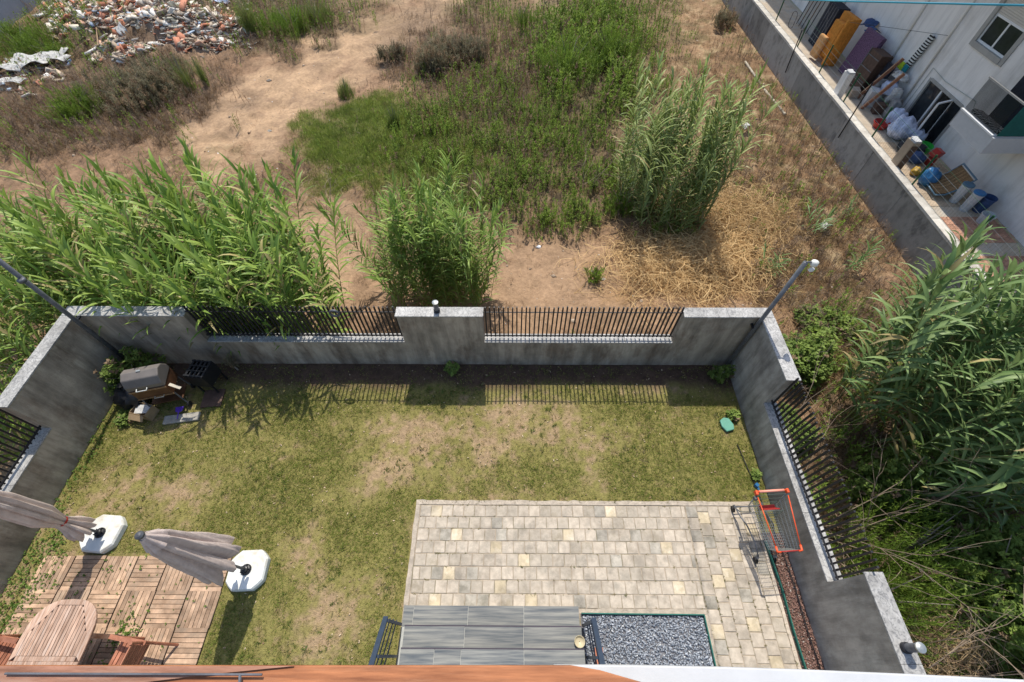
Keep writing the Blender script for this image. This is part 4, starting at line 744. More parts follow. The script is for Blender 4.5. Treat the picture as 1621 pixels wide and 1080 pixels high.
# rubble
P, z, n1, n2, r = sample(32000, lambda z, a, b, x, y: np.clip(z['rubble'] * 1.3 - .1, 0, 1), 66, (-30, -30, 420, 180)); n = len(P); P[:, 2] += r.uniform(0, .1, n)
pal = np.array([(.50, .22, .14), (.42, .17, .10), (.60, .54, .46), (.74, .71, .66), (.40, .33, .26), (.50, .40, .30), (.34, .27, .21), (.58, .36, .26), (.36, .45, .58), (.72, .66, .52)]); pw = np.array([.12, .07, .14, .13, .14, .2, .1, .10, .008, .04]); c = pal[r.choice(10, n, p=pw / pw.sum())] * r.uniform(.75, 1.1, (n, 1))
s = r.uniform(.35, 1., n); s = np.where(r.uniform(0, 1, n) < .08, s * 2.2, s)
P2 = P[::9].copy(); P2[:, 2] += .05; c2_ = pal[r.choice(10, len(P2), p=np.array([.1, .06, .2, .25, .1, .12, .05, .06, .02, .04]))]; scatter('rubble_slabs', [chip_proto(r0, *(r0.uniform(.3, .8), r0.uniform(.2, .45), r0.uniform(.03, .08))) for _ in range(10)], P2, r.uniform(.5, 1.1, len(P2)), c2_, 'bits', .6, 68, 'larger broken slabs, boards and plaster sheets lying in the rubble heap')
scatter('building_rubble', [chip_proto(r0, *(r0.uniform(.10, .34), r0.uniform(.06, .16), r0.uniform(.02, .07))) for _ in range(12)] , P, s, c, 'bits', .55, 67, 'heap of broken bricks, plaster and tile fragments at the top left')
def sheet(label, px, py, w, d, m, name='plastic_sheet', cat='sheet', rz=0, zup=.25, amp=.12, seed=1, Z=FZ, grp=None):
    p = at(px, py, Z); r = np.random.default_rng(seed); nx, ny = 16, 12; mb = MB(); x0, y0 = p.x, p.y; cz, sz = math.cos(rz), math.sin(rz)
    for j in range(ny):
        for i in range(nx):
            u = (i / (nx - 1) - .5) * w * (1 + .12 * math.sin(j * 1.3 + seed)); v = (j / (ny - 1) - .5) * d * (1 + .15 * math.sin(i * 1.1 + seed)); X, Y = x0 + u * cz - v * sz, y0 + u * sz + v * cz
            g = float(bumps(np.array([X]), np.array([Y]))[0]) if Z == FZ else 0; mb.v.append((X, Y, Z + g + zup * (1 - abs(i / (nx - 1) - .5) * 1.4) * .7 + amp * float(fbm(np.array([u + seed * 3]), np.array([v]), .3, seed)[0])))
    for j in range(ny - 1):
        for i in range(nx - 1): a = j * nx + i; mb.f.append((a, a + 1, a + nx + 1, a + nx))
    o = solo(name, mb, m, label, cat, grp, smooth=True); md = o.modifiers.new('thickness', 'SOLIDIFY'); md.thickness = .006; return o
sheet('large crumpled white sheet spread beside the rubble at the left edge', 62, 112, 3.0, 1.2, 'whitecloth', rz=.5, amp=.5, seed=3); sheet('pale sheet lying left of the crumpled white one', 12, 145, 1.8, .7, 'whitecloth', rz=.5, amp=.3, seed=4)
sheet('white and blue plastic bag on top of the rubble', 205, 32, .9, .35, 'bluebag', 'plastic_bag', 'bag', -.6, amp=.3, seed=5); sheet('white plastic sack near the lower edge of the rubble', 208, 77, .8, .4, 'whitecloth', 'plastic_bag', 'bag', -.7, amp=.3, seed=6)
sheet('white crumpled bag at the top of the rubble heap', 172, 8, 1.0, .6, 'whitecloth', 'plastic_bag', 'bag', .2, amp=.4, seed=7); sheet('blue and white plastic at the right end of the rubble', 357, 15, .8, .5, 'bluebag', 'plastic_bag', 'bag', .4, amp=.3, seed=8)
a, b = at(38, 42, FZ + .5), at(95, 62, FZ + .5); solo('timber_plank', MB().tube([a, b], .05, 4), 'plank', 'pale timber plank lying over the left end of the rubble', 'plank')
a, b = at(152, 42, FZ + .9), at(155, 72, FZ + .6); solo('timber_stick', MB().tube([a, b], .025, 4), 'plank', 'short upright stick in the rubble', 'stick')
for k, (px, py, s, lb) in enumerate(((427, 208, .11, 'round pale stone on the dirt track'), (803, 73, .17, 'flat grey slab of stone on the sandy ground near the top'), (955, 443, .10, 'white stone beside the small green bush in the field'), (425, 125, .16, 'dark lump at the upper edge of the dirt track'))):
    p = at(px, py, FZ); V, Fc = rock_proto(random_r := np.random.default_rng(k + 5), 1, .8, .4); b = bmesh.new(); vs = [b.verts.new(v * s) for v in V]; [b.faces.new([vs[i] for i in f]) for f in Fc]; bmesh.ops.subdivide_edges(b, edges=b.edges, cuts=1, smooth=.3); me = bpy.data.meshes.new('rock'); b.to_mesh(me); b.free(); me.materials.append(M['stone'] if k < 3 else M['oldwood'])
    o = obj('rock', me, None, (p.x, p.y, FZ + float(bumps(np.array([p.x]), np.array([p.y]))[0]) + s * .15)); tag(o, lb, 'stone')
a, b = at(1195, 105, FZ + .05), at(1290, 205, FZ + .05)
for k, (q0, q1, lb) in enumerate((((1180, 98), (1208, 140), 'cream drain pipe lying along the upper foot of the concrete wall'), ((1210, 142), (1243, 182), 'cream drain pipe lying lower along the concrete wall'))):
    a, b = at(*q0, FZ + .08), at(*q1, FZ + .08); t = thing('drain_pipe', lb, 'pipe', a); part('pipe_length', MB().tube([a, b], .05, 10), 'pipe', t, world=True, smooth=True); part('socket', MB().tube([b - (b - a).normalized() * .12, b], .066, 10), 'pipe', t, world=True, smooth=True)

# individual bushes
def bush(name, label, px, py, w, h, kind, seed, cat='bush', Z=FZ, grp=None, xy=None):
    r = np.random.default_rng(seed); p = at(px, py, Z) if xy is None else Vector((*xy, Z)); g = float(bumps(np.array([p.x]), np.array([p.y]))[0]) if Z == FZ else 0; t = thing(name, label, cat, (p.x, p.y, Z + g), 0, grp)
    mb = MB(); stems = []
    for k in range(7):
        a = r.uniform(0, 6.28); d = w * .5 * r.uniform(.3, .9); q = [(0, 0, 0), (math.cos(a) * d * .35, math.sin(a) * d * .35, h * .4), (math.cos(a) * d, math.sin(a) * d, h * r.uniform(.6, .95))]; mb.tube(q, .012 + .01 * h, 5, .004)
    st_ = part('stems', mb, 'oldwood', t)
    if kind == 'spiky': pr = [stalk_proto(r, h * .9, 26, .11, .016, 1.1, 3, w * .05) for _ in range(5)]; n = int(42 * w * w + 18)
    elif kind == 'leafy': pr = [stalk_proto(r, .16, 9, .085, .045, .35, 1, .02) for _ in range(5)]; n = int(420 * w * w * max(h, .5) + 60)
    elif kind == 'rush': pr = [blade_proto(r, 7, h, .012, .35, .05) for _ in range(5)]; n = int(110 * w + 10)
    else: pr = [stalk_proto(r, .3, 16, .10, .012, .8, 2, .05) for _ in range(5)]; n = int(120 * w * w * max(h, .5) + 40)
    nb = 1 if w < .8 else int(4 + w * 2.5); ba = r.uniform(0, 6.28, nb); bq = np.sqrt(r.uniform(0, 1, nb)) * (.42 if nb > 1 else 0) * w; br = (r.uniform(.14, .34, nb) if nb > 1 else np.array([.5])) * w; bh = r.uniform(.45, 1.05, nb) if nb > 1 else np.array([1.])
    bi = r.integers(0, nb, n); th = r.uniform(0, 6.28, n); q = np.sqrt(r.uniform(0, 1.15, n)); x = np.cos(ba[bi]) * bq[bi] + np.cos(th) * q * br[bi]; y = np.sin(ba[bi]) * bq[bi] * .8 + np.sin(th) * q * br[bi]; dome = np.sqrt(np.clip(1.1 - q ** 2, 0, 1)) * bh[bi]
    if kind in ('spiky', 'rush'): zz = np.zeros(n); s = r.uniform(.6, 1.1, n) * (.55 + .45 * dome); 
    else: zz = h * (r.uniform(.1, 1, n) ** .6) * (.25 + .75 * dome) * .9 * (1 + .18 * np.sin(5 * th + 2)); s = r.uniform(.6, 1.4, n) * min(1, .35 + w * .8); zz = np.maximum(0, zz - .1 * min(1, w))
    C1 = dict(spiky=((.10, .17, .025), (.25, .36, .05)), leafy=((.09, .155, .03), (.26, .35, .08)), rush=((.12, .17, .04), (.25, .31, .08)), twig=((.13, .12, .07), (.26, .23, .14)), dark=((.05, .085, .025), (.10, .15, .045)))
    c = lerpc(*C1.get(kind, C1['twig']), np.clip(r.normal(.5, .28, n) + (bh[bi] - .7) * .5, 0, 1)); dd = r.uniform(0, 1, n) < (.3 if kind == 'twig' else .07); c[dd] = lerpc((.20, .13, .085), (.36, .25, .15), r.uniform(0, 1, int(dd.sum()))); pos = np.stack([x, y, zz], 1); out = []
    # same scatter, then parented under the bush
    o = scatter('foliage', pr, pos, s, c, 'veg', .3 if kind != 'rush' else .18, seed + 1); o.parent = t; del o['kind']; return t
for k, (nm, lb, px, py, w, h, kd) in enumerate((
    ('green_bush', 'bright green dense bush left of the dirt track', 135, 190, 2.4, 1.2, 'spiky'), ('grey_green_bush', 'wide grey green bush beside the dirt track, right of the bright green one', 215, 165, 3.4, 1.3, 'twig'),
    ('grey_green_bush', 'grey green scrub bush between the two thistle stems and the rubble', 255, 130, 2.6, 1.0, 'twig'), ('green_bush', 'green broom bush at the top edge behind the rubble heap', 130, 12, 2.8, 1.4, 'spiky'),
    ('rush_tuft', 'tall dark rush tuft at the top, left of the track', 405, 60, .9, 2.0, 'rush'), ('green_bush', 'large yellow green bush at the top right of the rubble', 465, 55, 2.6, 1.5, 'spiky'), ('green_bush', 'green feathery bush at the top edge beside the track', 505, 40, 1.8, 1.4, 'rush'),
    ('green_bush', 'bush of yellow green shoots left of the blue grey wall foot', 40, 85, 3.2, 1.2, 'spiky'), ('green_bush', 'small bush by the lower left rubble, above the white sheet', 90, 92, 1.6, .8, 'spiky'),
    ('brown_bush', 'brown and green scrub bush in the centre top of the field', 690, 105, 3.0, 1.2, 'twig'), ('brown_bush', 'grey brown bush just left of the green weeds', 745, 95, 1.7, 1.1, 'twig'), ('brown_bush', 'low brown bush at the right edge of the track', 620, 95, 1.5, .7, 'twig'),
    ('green_bush', 'narrow leafy green bush at the top edge, left of the sandy path', 825, 50, 1.0, 1.5, 'spiky'), ('green_bush', 'tall mass of bright green shoots at the top right of the field', 900, 120, 2.6, 1.8, 'spiky'), ('green_bush', 'dense green shoots behind the tall reed clump', 965, 100, 2.6, 1.8, 'spiky'),
    ('dark_tuft', 'dark tuft on the left bank of the green grass patch', 550, 155, .7, .9, 'rush'), ('dark_tuft', 'dark green rush tuft inside the green grass patch', 625, 200, .5, .9, 'rush'),
    ('small_bush', 'small round green bush alone on the bare earth behind the right railing', 940, 445, .45, .55, 'spiky'),
    ('thistle_stem', 'dark upright dead stem left of the track', 305, 145, .25, 2.0, 'rush'), ('thistle_stem', 'thin dark dead stem right of its taller neighbour', 328, 135, .2, 1.5, 'rush'),
    ('brown_bush', 'reddish brown bush at the foot of the upper concrete wall', 1140, 42, 1.4, .9, 'twig'), ('green_bush', 'olive bush at the foot of the reed clump', 985, 330, 1.3, .9, 'spiky'), ('green_bush', 'dark green weeds at the base of the tall reeds', 1065, 375, 1.1, .9, 'spiky'),
    ('green_bush', 'leafy green bush just outside the right wall corner', 1300, 515, 1.5, .4, 'leafy'), ('green_bush', 'light green leafy bush outside the upper right railing', 1268, 575, 1.3, .4, 'leafy'))):
    bush(nm, lb, px, py, w, h, kd, 700 + k)
for k, (x, y, w, h, kd, lb) in enumerate(((6.4, 4.3, 1.8, .6, 'leafy', 'dense bush outside the right railing below the big reeds'), (6.0, 3.0, 1.4, .9, 'leafy', 'dark leafy bush behind the middle of the right railing'), (7.8, 1.7, 2.2, 2.1, 'spiky', 'dark green conifer like bush right of the bare branches'),
    (6.7, .9, 1.8, 2.1, 'spiky', 'bright tipped bush behind the lower end of the right wall'), (9.2, .9, 2.4, 2.2, 'leafy', 'dark leafy bush at the right edge below the reeds'), (9.4, -.5, 2.0, 1.9, 'leafy', 'dark bush in the bottom right corner'), (8.6, 2.7, 1.8, 2.2, 'leafy', 'shadowy bush at the foot of the right reed thicket'), (7.5, 6.6, 1.6, 1.2, 'leafy', 'low leafy bush under the upper end of the right reed thicket'))):
    bush('green_bush', lb, 0, 0, w, h, kd, 800 + k, xy=(x, y))
def bare(label, p, seed, n, L, name='bare_branches', cat='branches'):
    rr = random.Random(seed); t = thing(name, label, cat, p); 
    def grow(a, d, l, r, depth, mb):
        pts = [a]; 
        for i in range(4): d = (d + Vector((rr.gauss(0, .16), rr.gauss(0, .16), rr.gauss(0, .1)))).normalized(); pts.append(pts[-1] + d * l / 4)
        mb.tube(pts, r, 4, r * .4, cap=False)
        if depth:
            for k in range(3): i = rr.randint(1, 4); grow(pts[i], (d + Vector((rr.gauss(0, .5), rr.gauss(0, .5), rr.gauss(0, .3)))).normalized(), l * rr.uniform(.45, .7), r * .5, depth - 1, mb)
    for k in range(n): mb = MB(); grow(Vector((rr.uniform(-.2, .2), rr.uniform(-.2, .2), 0)), Vector((rr.gauss(.2, .7), rr.gauss(.2, .5), rr.uniform(.5, 1))).normalized(), L * rr.uniform(.6, 1.1), .013, 2, mb); part('branch', mb, 'barkpale', t)
M['barkpale'] = mat('pale_dry_bark', (.34, .26, .19), .9, .25, 9)
bare('pale bare branches sticking out behind the right railing', (6.4, 2.2, FZ), 1, 8, 2.8); bare('dead branches lying beside the lower right wall', (7.0, -.2, FZ), 2, 9, 2.0); bare('grey dead branches at the bottom right corner', (8.4, -.5, FZ), 3, 6, 1.9)
bare('broken grey branch propped in the weeds left of the reed clump', at(925, 300, FZ), 4, 3, 1.6); bare('grey twigs lying behind the middle reed clump', at(520, 345, FZ), 5, 5, 1.2)

# plants inside the garden
def pl(label, x, y, w, h, seed, kd='leafy'): bush('garden_plant', label, 0, 0, w, h, kd, seed, 'plant', 0., xy=(x, y))
pl('leafy green plant in the left back corner behind the barbecue', -7.85, 4.7, .85, 1.0, 901); pl('low green plant at the foot of the left wall beside the cardboard box', -7.75, 3.85, .35, .12, 902); pl('small green plant at the foot of the middle pillar', -1.33, 5.03, .26, .12, 903)
pl('green shrub with reddish leaves at the foot of the right lamp post', 4.28, 4.85, .3, .3, 904); pl('small plant with yellow flowers by the right wall corner', 4.47, 4.9, .22, .35, 905); pl('small light green plant beside the mint coloured lid', 4.37, 3.95, .2, .12, 906)
pl('thin climbing weed against the back wall right of the black crate', -5.95, 5.0, .12, .5, 907, 'twig')
pl('low weeds at the right wall foot above the shopping cart', 4.45, 2.75, .14, .07, 908)

# ------------------------------------------------------------------ shopping cart
ct = thing('shopping_cart', 'upright wire shopping cart with orange red rim parked on the pavers by the right wall', 'shopping cart', (4.12, 1.75, .03))
# local: handle at +y (.40), front at -y; width along x
def quadgrid(mb, A, B, Cc, D, nu, nv, r=.0024):   # A-B top edge, D-C bottom edge
    A, B, Cc, D = map(Vector, (A, B, Cc, D))
    for i in range(nu + 1): f = i / nu; mb.tube([A.lerp(B, f), D.lerp(Cc, f)], r, 4, cap=False)
    for j in range(nv + 1): f = j / nv; mb.tube([A.lerp(D, f), B.lerp(Cc, f)], r * 1.25, 4, cap=False)
tb0, tb1 = (-.245, .36, .98), (.245, .36, .98); tf0, tf1 = (-.185, -.44, .86), (.185, -.44, .86); bb0, bb1 = (-.21, .30, .52), (.21, .30, .52); bf0, bf1 = (-.16, -.36, .58), (.16, -.36, .58)
for nm, q, nu, nv in (('basket_side', (tb0, tf0, bf0, bb0), 30, 4), ('basket_side', (tb1, tf1, bf1, bb1), 30, 4), ('basket_front', (tf0, tf1, bf1, bf0), 14, 4), ('basket_floor', (bb0, bb1, bf1, bf0), 12, 16), ('basket_gate', (tb0, tb1, bb1, bb0), 14, 3)):
    mb = MB(); quadgrid(mb, *q, nu, nv); part(nm, mb, 'greentarn' if nm == 'basket_gate' else 'chrome', ct)
for s in (-1, 1):
    part('top_rim', MB().tube([(s * .245, .33, .985), (s * .187, -.40, .868)], .009, 6), 'orange', ct, smooth=True); part('corner_bumper', MB().tube([(s * .19, -.37, .87), (s * .19, -.445, .862), (s * .14, -.452, .86)], .017, 8), 'orange', ct, smooth=True)
    part('handle_bracket', MB().box(s * .25 - .02, s * .25 + .02, .36, .43, .96, 1.03), 'orange', ct, bevel=.008); part('handle_strut', MB().tube([(s * .245, .38, .98), (s * .245, .30, .62), (s * .21, .22, .52), (s * .21, .30, .22), (s * .23, .36, .16)], .011, 6), 'chrome', ct, smooth=True)
    part('chassis_tube', MB().tube([(s * .24, .42, .15), (s * .24, .28, .19), (s * .22, .05, .30), (s * .17, -.2, .27), (s * .15, -.40, .17)], .012, 8), 'greysteel', ct, smooth=True)
    for y, x in ((.42, s * .245), (-.40, s * .155)):
        w = part('caster', MB().box(x - .015, x + .015, y - .03, y + .02, .075, .16), 'greysteel', ct, bevel=.005); part('wheel', MB().tube([(x - .014, y - .03, .055), (x + .014, y - .03, .055)], .055, 16), 'rubber', w, smooth=False)
part('front_rim', MB().tube([(-.17, -.445, .86), (.17, -.445, .86)], .009, 6), 'red', ct, smooth=True); part('handlebar', MB().tube([(-.25, .41, 1.0), (.25, .41, 1.0)], .016, 10), 'orange', ct, smooth=True)
part('handle_sleeve', MB().tube([(-.2, .41, 1.001), (.2, .41, 1.001)], .021, 10), mat('pale_orange_sleeve', (.75, .30, .22), .5, .1, 5), ct, smooth=True)
part('child_seat', MB().box(-.13, .13, .19, .205, .70, .82, rot=(.35, 0, 0)).box(-.13, .13, .20, .27, .70, .712), 'red', ct)
mb = MB(); quadgrid(mb, (-.16, .14, .86), (.16, .14, .86), (.16, .12, .6), (-.16, .12, .6), 12, 2); part('seat_back_grid', mb, 'greentarn', ct)
mb = MB(); quadgrid(mb, (-.19, .2, .235), (.19, .2, .235), (.13, -.36, .2), (-.13, -.36, .2), 8, 6); part('lower_rack', mb, 'greysteel', ct)
part('rear_axle', MB().tube([(-.24, .40, .15), (.24, .40, .15)], .011, 6), 'greysteel', ct)
part('coin_lock', MB().box(-.29, -.23, .30, .36, .90, .97), 'greysteel', ct, bevel=.01)
ct.rotation_euler = (0, 0, R_(4))
# ------------------------------------------------------------------ small garden things
p = at(1149, 674, 0); t = thing('valve_box', 'mint green dished plastic lid lying on the grass near the right wall', 'lid', p, R_(20)); part('lid', MB().prism([(-.09, -.13), (.07, -.14), (.12, -.05), (.11, .10), (.03, .15), (-.08, .12), (-.12, 0)], .02, .07), 'mint', t, bevel=.015)
p = at(1197, 770, 0); solo('blue_scrap', MB().box(p.x - .04, p.x + .03, p.y - .02, p.y + .04, .005, .06, rot=(0, .2, .6)).box(p.x - .01, p.x + .03, p.y - .07, p.y, .0, .03, rot=(.2, 0, .2)), 'blue', 'small blue plastic scrap on the lawn edge above the cart', 'scrap')
# barbecue group
bx, by = at(228, 600, .45).x, 4.28
bq = thing('barbecue', 'charcoal hooded barbecue trolley with brown front panel in the left back corner', 'barbecue', (-7.0, 4.30, 0), R_(14))
hood = MB(); prof = [(-.25, .86), (-.25, .98), (-.16, 1.14), (0, 1.2), (.14, 1.15), (.24, .99), (.25, .86)]; n = len(prof)
hood.add([(-.36, y, z) for y, z in prof] + [(.36, y, z) for y, z in prof], [tuple(range(n)), tuple(reversed(range(n, 2 * n)))] + [(i, i + 1, n + i + 1, n + i) for i in range(n - 1)] + [(n - 1, 0, n, 2 * n - 1)]); part('hood', hood, 'bbqlid', bq, bevel=.02)
part('firebox', MB().box(-.35, .35, -.26, .24, .55, .855), 'bbqwood', bq, bevel=.01); part('front_trim', MB().box(-.36, .36, -.275, -.262, .82, .86), 'wicker', bq); part('front_trim', MB().box(-.36, .36, -.275, -.262, .55, .58), 'wicker', bq)
part('handle', MB().tube([(-.15, -.26, .94), (-.15, -.33, .93), (.05, -.33, .93), (.05, -.26, .94)], .011, 6), 'plastic', bq, smooth=True); part('door_handle', MB().tube([(.0, -.28, .60), (.0, -.33, .60), (.18, -.33, .60), (.18, -.28, .60)], .009, 6), 'pipe', bq)
for sx in (-.33, .33):
    for sy in (-.22, .2): part('leg', MB().tube([(sx, sy, .55), (sx * 1.12, sy * 1.15, .06)], .016, 6), 'greysteel', bq)
part('wheel', MB().tube([(.37, -.27, .07), (.41, -.27, .07)], .07, 14), 'rubber', bq); part('wheel', MB().tube([(.37, .23, .07), (.41, .23, .07)], .07, 14), 'rubber', bq); part('lower_shelf', MB().box(-.33, .33, -.2, .2, .2, .22), 'bbqwood', bq)
bq.scale = (.9, .88, .92)
part('vent_cap', MB().box(-.05, .03, -.02, .02, 1.195, 1.21), 'chrome', bq); part('side_arm', MB().box(.37, .62, -.28, -.22, .76, .785, rot=(0, .25, -.5)), 'pipe', bq)
cr = thing('plastic_crate', 'black slatted crate on a stand right of the barbecue', 'crate', (-6.28, 4.62, .3), R_(-6))
part('floor', MB().box(-.18, .18, -.18, .18, 0, .015), 'blackpl', cr)
for k in range(5): part('slat', MB().box(-.19 + k * .085, -.15 + k * .085, -.2, .2, .35, .37), 'blackpl', cr)
for k in range(4): part('slat', MB().box(-.2, .2, -.19 + k * .115, -.16 + k * .115, .371, .385), 'blackpl', cr)
for s in (-1, 1): part('side', MB().box(s * .19 - .01, s * .19 + .01, -.2, .2, .0, .35), 'blackpl', cr); part('side', MB().box(-.18, .18, s * .19 - .01, s * .19 + .01, 0, .35), 'blackpl', cr)
for sx in (-1, 1):
    for sy in (-1, 1): part('leg', MB().box(sx * .17 - .015, sx * .17 + .015, sy * .17 - .015, sy * .17 + .015, -.3, 0), 'blackpl', cr)
q = at(272, 636, .03); s = thing('stone_slab', 'pale flat slab lying in front of the barbecue', 'slab', (-6.65, 3.85, 0), R_(9)); part('slab_piece', MB().box(-.34, .34, -.09, .09, 0, .05), 'stone', s, bevel=.01)

solo('grey_board', MB().box(-6.4, -6.0, 4.1, 4.5, .01, .04, rot=(0, 0, .1)), 'brownwood', 'grey board lying on the ground below the black crate', 'board')
cb = thing('cardboard_box', 'open brown cardboard box with a white sheet on top, left of the slab', 'box', (-7.38, 3.95, 0), R_(-12)); b = MB().box(-.17, .17, -.12, .12, 0, .012)
for s_ in (-1, 1): b.box(s_ * .17 - .004, s_ * .17 + .004, -.12, .12, .0, .24); b.box(-.165, .165, s_ * .12 - .004, s_ * .12 + .004, 0, .24)
part('carton', b, 'cardboard', cb); part('flap', MB().box(-.16, .16, -.24, -.125, .2, .206, rot=(.6, 0, 0)), 'cardboard', cb); part('paper', MB().box(-.12, .14, -.08, .1, .20, .215, rot=(.1, .1, .3)), 'whitecloth', cb)
t = thing('rubbish_bag', 'shiny black rubbish bag between the corner plant and the barbecue', 'bag', (-7.68, 4.27, 0)); b = bmesh.new(); bmesh.ops.create_icosphere(b, subdivisions=3, radius=.3)
for v in b.verts: v.co += v.normal * .07 * math.sin(v.co.x * 31 + v.co.y * 17) * math.cos(v.co.z * 23); v.co.z = max(-.24, v.co.z * .95) + .24; v.co.xy *= 1 - .35 * max(0, v.co.z - .3)
me = bpy.data.meshes.new('sack'); b.to_mesh(me); b.free(); me.materials.append(M['blackpl']); me.polygons.foreach_set('use_smooth', [True] * len(me.polygons)); obj('sack', me, t); part('knot', MB().lathe([(.05, .5), (.02, .54), (.07, .62)], n=9), 'blackpl', t)
t = thing('toy_spade', 'small purple plastic rake head leaning below the barbecue', 'toy', (-6.72, 4.0, .06), R_(10)); part('blade', MB().prism([(-.08, .06), (.08, .06), (.06, -.04), (.015, -.06), (-.015, -.06), (-.06, -.04)], .04, .055), 'purple', t); part('handle', MB().tube([(0, -.05, .045), (0, -.2, .03)], .01, 6), 'purple', t)

# ------------------------------------------------------------------ retaining wall, terrace and house on the right
WX = 12.5; TZ = -.85; HX = 14.8; Y0, Y1 = 5.6, 40
mb = MB(); mb.box(WX, WX + .22, Y0, Y1, -2.7, -.72); cw = thing('retaining_wall', 'long stained concrete retaining wall between the field and the terrace', 'wall', (WX, Y0, -2))
k = Y0; i = 0
while k < Y1: e = min(Y1, k + 2.2); part('wall_panel', MB().box(WX + random.uniform(-.006, .006), WX + .22, k + .006, e - .006, -2.7, -.70), 'conc', cw, world=True); k = e; i += 1
k = Y0
while k < Y1: e = min(Y1, k + random.uniform(.9, 1.5)); part('capping_block', MB().box(WX - .03 + random.uniform(-.01, .01), WX + .24, k + .004, e - .004, -.699, -.62 + random.uniform(-.006, .006)), 'conclight', cw, world=True); k = e
struct('terrace', MB().box(WX + .22, HX + .5, Y0, Y1, -1.1, TZ), 'terrace')
# brick coloured strips and slabs in the terrace near the camera
tp = bpy.data.objects['terrace']
def tiles(y0, y1, m, name, w=.33, h=.2, x0=WX + .26, x1=HX - .02):
    ms = None; y = y0; r_ = 0
    while y < y1 - .02:
        x = x0 - (w / 2 if r_ % 2 else 0)
        while x < x1 - .03:
            a, b = max(x, x0), min(x + w, x1)
            if b - a > .05: part(name, MB().box(a + .006, b - .006, y + .005, min(y + h, y1) - .005, TZ + .001, TZ + .012 + random.uniform(-.001, .002)), m, tp)
            x += w
        y += h; r_ += 1
tiles(8.2, 9.4, 'brickred', 'terrace_tile'); tiles(9.95, 11.1, 'brickred', 'terrace_tile'); tiles(11.6, 15.2, 'slab', 'terrace_slab', .6, .32)
# house
hs = thing('white_house', 'white rendered house above the terrace at the top right', 'house', (HX, 12, TZ))
dY0, dY1, dz = 14.85, 16.85, .60; wY0, wY1, wz0, wz1 = 14.75, 16.35, 2.0, 3.6
b = MB(); ys = [6.5, dY0, wY0 if wY0 > dY0 else dY0, 16.35, dY1, 40]
def wp(y0, y1, z0, z1): b.box(HX, HX + .25, y0, y1, z0, z1)
wp(6.5, wY0, -1.1, 8.5); wp(wY0, dY0, -1.1, wz0); wp(wY0, dY0, wz1, 8.5); wp(dY0, wY1, dz, wz0); wp(dY0, wY1, wz1, 8.5); wp(wY1, dY1, dz, 8.5); wp(dY1, 40, -1.1, 8.5); b.box(HX + .25, 22, 6.5, 40, -1.1, 8.5)
# carve: interior set back from the openings by building the rear mass deeper
b.v = b.v[:-8]; b.f = b.f[:-6]; b.box(HX + 1.2, 22, 6.5, 40, -1.1, 8.5).box(HX + .25, HX + 1.2, 6.5, 14.5, -1.1, 8.5).box(HX + .25, HX + 1.2, 17.1, 40, -1.1, 8.5).box(HX + .25, HX + 1.2, 14.5, 17.1, .9, 1.7).box(HX + .25, HX + 1.2, 14.5, 17.1, 3.9, 8.5)
part('wall', b, 'housewall', hs, world=True); part('roof', MB().box(HX - 1.4, 22.3, 6, 40.5, 8.51, 8.75), 'housegrey', hs, world=True); part('upper_balcony', MB().box(13.42, HX - .003, 9, 40, 4.9, 5.1), 'white', hs, world=True)
wn = part('window', MB().box(HX - .03, HX + .1, wY0 - .02, wY0 + .13, wz0 - .13, wz1 + .1).box(HX - .03, HX + .1, wY1 - .13, wY1 + .02, wz0 - .13, wz1 + .1).box(HX - .05, HX + .1, wY0 + .13, wY1 - .13, wz0 - .13, wz0 + .02), 'housegrey', hs, world=True)
def sub(nm, mb, m, par):
    o = part(nm, mb, m); o.parent = par; o.matrix_parent_inverse = Matrix.Translation(-(par.location + (par.parent.location if par.parent else Vector()))); return o
ym = (wY0 + wY1) / 2
f = MB()
for a, c_ in ((wY0 + .13, wY0 + .18), (ym - .03, ym + .03), (wY1 - .18, wY1 - .13)): f.box(HX + .03, HX + .08, a, c_, wz0 + .02, wz0 + .72)
f.box(HX + .031, HX + .079, wY0 + .18, wY1 - .18, wz0 + .021, wz0 + .08).box(HX + .025, HX + .085, wY0 + .13, wY1 - .13, wz0 + .72, wz0 + .78); sub('frame', f, 'whiteframe', wn)
for a, c_ in ((wY0 + .18, ym - .03), (ym + .03, wY1 - .18)): sub('pane', MB().box(HX + .05, HX + .06, a, c_, wz0 + .08, wz0 + .72), 'glass', wn)
for k in range(14): sub('shutter_slat', MB().box(HX + .02, HX + .035, wY0 + .135, wY1 - .135, wz0 + .785 + k * .056, wz0 + .835 + k * .056), 'shutter', wn)
dr = part('door', MB().box(HX - .02, HX + .1, dY0 - .05, dY0 + .05, TZ, dz).box(HX - .02, HX + .1, dY1 - .05, dY1 + .05, TZ, dz).box(HX - .02, HX + .1, dY0 + .05, dY1 - .05, dz - .07, dz + .03), 'housegrey', hs, world=True)
for a in (15.45, 16.1): sub('mullion', MB().box(HX + .02, HX + .08, a - .035, a + .035, TZ, dz - .07), 'whiteframe', dr)
for a, c_ in ((dY0 + .05, 15.415), (16.135, dY1 - .05)): sub('pane', MB().box(HX + .045, HX + .055, a, c_, TZ, dz - .07), 'glass', dr)
a = 15.42; lf = sub('open_leaf', MB().box(HX - .62, HX - .03, a - .02, a + .02, TZ + .02, dz - .09, rot=(0, 0, .35), c=(HX, a, 0)), 'glass', dr); sub('leaf_frame', MB().box(HX - .66, HX - .62, a - .03, a + .03, TZ + .02, dz - .08, rot=(0, 0, .35), c=(HX, a, 0)).box(HX - .62, HX - .03, a - .03, a + .03, dz - .088, dz - .05, rot=(0, 0, .35), c=(HX, a, 0)), 'whiteframe', dr)
